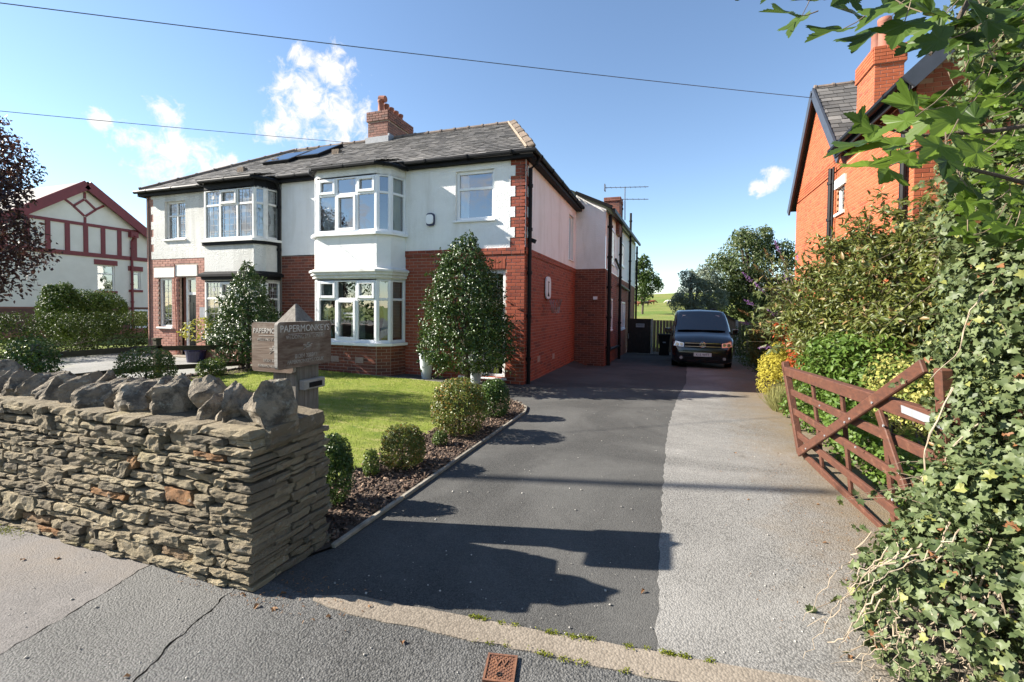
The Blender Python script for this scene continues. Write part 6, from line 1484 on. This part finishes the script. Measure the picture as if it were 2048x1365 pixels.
# low greenery behind the gate
M['cover_green'] = leafmat('cover_green', (0.055, 0.105, 0.016), (0.13, 0.20, 0.035), .28, .5, .3); M['varieg'] = leafmat('varieg', (0.26, 0.26, 0.06), (0.44, 0.40, 0.13), .3, .5, .3, (0.10, 0.15, 0.03), .35)
r9 = random.Random(23)
L = [((2.12 + r9.uniform(-.18, .35), 3.6 + k * .17, .10 + r9.uniform(0, .2)), (.26, .24, r9.uniform(.18, .38))) for k in range(32)]
gp, gn_ = lump_pts(jitter_lumps(L, 2, .4, 51), 9000, (.6, 1.05), .5, .01)
tag(foliage('ground_cover', None, gp, gn_, .05, ROUND, M['cover_green'], rnd=.6, up=.6), 'bright green leafy ground cover behind the open gate', 'ground cover', kind='stuff')
shrub('variegated_shrub', 'yellow-splashed shrub seen between gate rail and ivy', 'shrub', (2.3, 4.9, 0), LP((1800, 770, 4.9, 60), (1850, 790, 4.6, 60), (1820, 820, 4.6, 50), (1770, 800, 5.0, 40)), 3000, .035, ROUND, 'varieg', None, None, 6, .35, 52, zmin=.05)
shrub('broad_leaved_shrub', 'dense mid-green shrub with upright leaves behind the top rail of the gate', 'shrub', (2.5, 6.3, 0), LP((1690, 740, 6.3, 70), (1750, 740, 5.9, 70), (1660, 720, 6.8, 50), (1640, 760, 6.6, 40), (1720, 790, 5.9, 50)), 3600, .075, OVAL, 'cover_green', None, None, 6, .35, 53, zmin=.05)
# ------------------------------------------------------------ ivy-clad wall stub
iw = thing('boundary_wall', 'stone boundary wall at the right edge, nearly hidden under ivy', 'stone wall', (2.6, 2.7, 0))
mb = MB(); mb.box(1.78, 8, 2.42, 2.95, -.02, 1.0); mb.build('wall_core', M['wallcore'], iw)
z = 0.0; sr = random.Random(77)
while z < 1.0:
    h = sr.uniform(.055, .09); x = 1.72
    while x < 3.2:
        w = sr.uniform(.12, .3); mb = rock(w - .006, .18, h - .004, sr, 4, 3, .005, .4); o = link('stone', mb.mesh('stone'), None, M['stone']); o.matrix_basis = Matrix.Translation((x + w / 2, 2.38 + sr.uniform(-.02, .02), z + h / 2)); parent(o, iw); x += w
    z += h
m, nt = new_mat('ivy'); t = NT(nt); r_ = t.piece()
col = t.mix(r_, (0.045, 0.068, 0.024), (0.135, 0.165, 0.072)); col = t.mix(t.math('LESS_THAN', t.math('FRACT', t.math('MULTIPLY', r_, 9.7)), .045), col, (0.19, 0.20, 0.055)); col = t.mix(t.math('LESS_THAN', t.math('FRACT', t.math('MULTIPLY', r_, 13.3)), .012), col, (0.22, 0.10, 0.045))
a_ = t.pbr(col, .5, None, 0, .3, out=False); tr = t.n('ShaderNodeBsdfTranslucent'); t.set(tr.inputs[0], t.mix(.5, col, (.25, .32, .08))); mx = t.n('ShaderNodeMixShader'); mx.inputs[0].default_value = .18; nt.links.new(a_, mx.inputs[1]); nt.links.new(tr.outputs[0], mx.inputs[2]); t.out(mx.outputs[0]); M['ivy'] = m
iv = thing('ivy', 'dense grey-green ivy smothering the wall and tree trunk at the right edge', 'ivy', (1.6, 2.6, 0))
IV = LP((1990, 1260, 2.05, 215), (1865, 1290, 2.3, 130), (1790, 1300, 2.4, 75), (1985, 1080, 2.35, 140), (2050, 870, 2.45, 135), (2020, 720, 2.7, 85), (2070, 610, 2.6, 150), (2050, 420, 2.7, 135), (2060, 220, 2.7, 130), (2070, 40, 2.7, 120), (1965, 970, 2.6, 50), (2020, 520, 2.9, 70), (2160, 1100, 2.1, 240), (2210, 700, 2.4, 240), (2210, 300, 2.6, 240), (1740, 1330, 2.4, 45), (1905, 1190, 2.4, 60), (2020, 330, 2.8, 45), (1905, 690, 3.0, 38), (1880, 715, 3.0, 20), (1950, 800, 2.8, 40), (1945, 900, 2.7, 35), (1862, 708, 2.95, 24))
IV = jitter_lumps(IV, 6, .33, 61)
p, nn = lump_pts(IV, 32000, (.78, 1.05), .62, .012)
XV = [((1.95 + k * .27, 2.5, zz), (.3, .26, .32)) for k in range(6) for zz in (.35, .8, 1.1)] + [((2.86 - k * .012, 3.04 - k * .01, .6 + k * .42), (.3, .3, .34)) for k in range(14)]
xp, xn = lump_pts(XV, 8000, (.75, 1.08), .6, .012); p, nn = np.concatenate([p, xp]), np.concatenate([nn, xn])
h_ = rng.random(len(p)) < .5
foliage('ivy_leaves', iv, p[h_], nn[h_], .035, IVY0, M['ivy'], rnd=.6, up=.3, droop=1.0, indiv=150, vary=.55, sunw=.25)
foliage('ivy_leaves', iv, p[~h_], nn[~h_], .033, IVY1, M['ivy'], rnd=.6, up=.3, droop=1.0, indiv=150, vary=.55, sunw=.25)
sprays(iv, IV, 260, .28, .034, IVY0, M['ivy'], 9, .0028, -.2, 'trailing_shoots', 91, .02)
# pale bare runners hanging out of the ivy
M['runner'] = plain('runner', (0.40, 0.33, 0.24), (0.26, 0.20, 0.14), 14, .85)
runs = [[(1850, 1085), (1800, 1120), (1750, 1140), (1715, 1175), (1690, 1190)], [(1900, 1040), (1880, 1100), (1905, 1110), (1890, 1180), (1880, 1230), (1840, 1270), (1800, 1330), (1780, 1370)], [(1860, 1210), (1820, 1260), (1800, 1285), (1750, 1300), (1700, 1325)], [(1980, 1130), (1950, 1180), (1935, 1240), (1910, 1320), (1880, 1370)], [(1890, 1000), (1870, 1060), (1880, 1090)], [(1770, 1170), (1740, 1200), (1715, 1240), (1690, 1270), (1655, 1285)], [(1960, 1250), (1930, 1290), (1900, 1340), (1880, 1365)], [(1830, 1180), (1845, 1250), (1825, 1330)], [(1905, 780), (1850, 900), (1845, 980), (1830, 1040), (1845, 1090)], [(2010, 1100), (1990, 1190), (2020, 1230), (2048, 1260)], [(1800, 1215), (1770, 1290), (1760, 1340)], [(1990, 560), (1940, 620), (1920, 700), (1860, 760)], [(1960, 850), (1910, 890), (1880, 940), (1800, 960)]]
rw = random.Random(12)
for _ in range(46):
    x0, y0 = rw.uniform(1740, 2010), rw.uniform(1030, 1330); q = [(x0, y0)]; dx, dy = rw.uniform(-38, 6), rw.uniform(8, 42)
    for _k in range(rw.randint(3, 6)): dx += rw.uniform(-16, 16); dy += rw.uniform(-12, 12); x0 += dx; y0 += dy; q.append((x0, y0))
    runs.append(q)
for k, pts in enumerate(runs):
    zc = (2.12 if pts[0][1] > 1000 else 2.45) - (0 if k < 13 else rw.uniform(-.05, .22))
    P_ = [deep(px, py, zc + random.uniform(-.05, .05)) for px, py in pts]; P_ = [Vector((q.x, q.y, max(q.z, .015))) for q in P_]
    Q = []
    for i in range(len(P_) - 1):
        for f in range(4): Q.append(P_[i].lerp(P_[i + 1], f / 4) + Vector((random.gauss(0, .006), random.gauss(0, .006), random.gauss(0, .006))))
    Q.append(P_[-1]); MB().tube(Q, [(.0055 if k < 13 else .0032) * (1 - .72 * i / len(Q)) for i in range(len(Q))], 5).build('runner', M['runner'], iv)
# ------------------------------------------------------------ sycamore overhead
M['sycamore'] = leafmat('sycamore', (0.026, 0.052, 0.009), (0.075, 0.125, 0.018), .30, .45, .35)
M['sycamore_sun'] = leafmat('sycamore_sun', (0.060, 0.105, 0.014), (0.135, 0.205, 0.028), .38, .45, .35)  # brighter copy of the leaf colour, sunlight painted in
sy = thing('sycamore', 'sycamore with big lobed leaves overhanging from the top right', 'tree', (2.9, 2.6, 0))
mb = MB(); mb.tube([(2.9, 3.1, 0), (2.85, 3.05, 1.5), (2.8, 3.0, 3.4), (2.75, 2.9, 6)], [.2, .17, .14, .1], 10); mb.build('trunk', M['bark'], sy)
r9 = random.Random(3); leaves = []
for px, py, s_, ang in ((1562, 22, 78, 200), (1590, 48, 60, 230), (1655, 62, 92, 235), (1700, 20, 90, 190), (1735, 70, 105, 225), (1760, 25, 95, 210), (1800, 60, 90, 245), (1825, 15, 95, 200), (1850, 60, 85, 215), (1880, 25, 95, 250), (1915, 45, 90, 220), (1950, 10, 90, 260), (1980, 50, 90, 240), (2020, 25, 90, 230), (1620, -5, 70, 200), (1690, -10, 80, 215), (1780, -5, 90, 240), (1850, -15, 90, 230), (1460, -8, 40, 190), (1545, -12, 60, 200),
                        (1830, 95, 95, 200), (1860, 80, 70, 190), (1700, 292, 95, 200), (1760, 290, 110, 215), (1722, 328, 100, 205), (1790, 250, 80, 170), (1715, 240, 55, 165), (1735, 262, 60, 170), (1812, 206, 95, 60), (1852, 200, 70, 110), (1890, 190, 70, 80), (1800, 318, 90, 200), (1775, 345, 80, 220), (1850, 250, 95, 185), (1900, 245, 95, 190), (1930, 235, 70, 170), (1925, 275, 90, 215), (1870, 300, 80, 200), (1895, 330, 70, 235), (1940, 310, 75, 205), (1915, 370, 65, 240), (1950, 380, 65, 230)):
    leaves.append((px, py, s_, ang, r9.uniform(1.55, 2.0)))
for _ in range(120): leaves.append((r9.uniform(1915, 2060), r9.uniform(-20, 480), r9.uniform(32, 58), r9.uniform(150, 280), r9.uniform(2.0, 2.4)))
lm_ = proto_mesh('leaf', MAPLE); lm_.materials.append(M['sycamore']); lm2 = proto_mesh('leaf', MAPLE); lm2.materials.append(M['sycamore_sun'])
cr_, cu_, cf_ = CAMM @ Vector((1, 0, 0)), CAMM @ Vector((0, 1, 0)), CAMM @ Vector((0, 0, 1))
stalk = MB()
for px, py, s_, ang, zc in leaves:
    c = deep(px, py, zc); s = s_ / FPX * zc * .92; a = R(ang); tipd = cr_ * math.cos(a) + cu_ * math.sin(a) + Vector((r9.gauss(0, .2), r9.gauss(0, .2), r9.gauss(0, .25)))
    nrm = (cf_ * .75 + Vector((0, 0, .8)) + Vector((r9.gauss(0, .4), r9.gauss(0, .4), r9.gauss(0, .3)))).normalized()
    y_ = (tipd - nrm * tipd.dot(nrm)).normalized(); x_ = y_.cross(nrm); base = c - y_ * s * .45
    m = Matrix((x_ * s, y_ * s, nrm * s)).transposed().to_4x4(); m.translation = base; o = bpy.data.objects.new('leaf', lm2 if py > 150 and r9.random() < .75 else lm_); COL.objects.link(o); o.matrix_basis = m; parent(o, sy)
    stalk.tube([base, base - y_ * s * .4 + Vector((0, 0, .02)), base - y_ * s * .75 + Vector((0, 0, .05))], [.0018, .0018, .0025], 4)
stalk.build('leaf_stalks', M['twig'], sy, kind='stuff')
for pts in ([(2120, 240), (1990, 262), (1900, 268), (1840, 272), (1790, 262), (1740, 250)], [(2120, -60), (1950, -40), (1800, -30), (1650, -40), (1450, -30)], [(1900, 268), (1860, 290), (1790, 318)], [(2100, 380), (1990, 350), (1900, 330)], [(1960, -40), (1905, 60), (1860, 110)]):
    P_ = [deep(px, py, 2.0) for px, py in pts]; P_ = ([Vector((2.82, 3.0, P_[0].z - .35))] if pts[0][0] >= 2100 else []) + P_; MB().tube(P_, [.012 - .008 * i / len(P_) for i in range(len(P_))], 6).build('branch', M['bark'], sy)
L = [((2.9 + r9.uniform(-1.1, 1.3), 2.7 + r9.uniform(-1.1, 1.2), r9.uniform(4.6, 7)), r9.uniform(.5, .8)) for _ in range(16)]
xp, xn = lump_pts(L, 1500, (.4, 1.1), .3); foliage('crown', sy, xp, xn, .15, MAPLE, M['sycamore'], rnd=.8, up=.8)
mb = MB()
for c, r_ in L[:9]: mb.tube([(2.77, 2.92, 4.2), Vector((2.77, 2.92, 4.6)).lerp(Vector(c), .5), c], [.05, .035, .012], 6)
mb.build('limbs', M['bark'], sy)
# ------------------------------------------------------------ litter on the ground
M['dry'] = leafmat('dry', (0.15, 0.075, 0.035), (0.28, 0.16, 0.08), .2, .7, .2)
lv = proto_mesh('dry_leaf', proto_oval(.55, .22, .2)); lv.materials.append(M['dry'])
r9 = random.Random(8)
for px, py in ((1655, 1087), (1743, 1098), (1692, 1162), (1700, 1310), (1780, 1110), (1500, 1000), (1290, 1180), (110, 1120), (40, 1122), (545, 1215), (520, 1208), (420, 1160), (480, 1190), (560, 1190), (245, 1355), (650, 1235), (805, 1290), (1560, 930), (1640, 1010), (1470, 905)):
    g_ = onG(px, py, .006); o = bpy.data.objects.new('dry_leaf', lv); COL.objects.link(o); o.matrix_basis = Matrix.Translation(g_) @ Matrix.Rotation(r9.uniform(0, 6.28), 4, 'Z') @ Matrix.Rotation(r9.uniform(-.2, .2), 4, 'X') @ Matrix.Scale(r9.uniform(.03, .05), 4)
    tag(o, 'small dry brown leaf lying on the tarmac', 'leaf', 'dry leaves on the ground')
N = 900; q = rng.random(N); gx = 1.15 + rng.normal(size=N) * .28; gy = 2.7 + q * 5.5
gp = np.stack([np.clip(gx, .3, 1.9), gy, np.full(N, .008)], 1)
tag(foliage('leaf_crumbs', None, gp, np.tile([0, 0, 1.], (N, 1)), .014, NARROW, M['dry'], rnd=.3), 'crumbs of dead leaf and twig along the right of the drive', 'litter', kind='stuff')
N = 260; gx = -2.25 + rng.normal(size=N) * .35; gy = 1.90 + rng.random(N) * .35; k = (gx > -2.24) | (gy < 1.97); gp = np.stack([gx, gy, np.full(N, .012)], 1)[k]
tag(foliage('leaf_crumbs', None, gp, np.tile([0, 0, 1.], (len(gp), 1)), .017, NARROW, M['dry'], rnd=.4), 'crumbs of dead leaf at the foot of the stone wall corner', 'litter', kind='stuff')
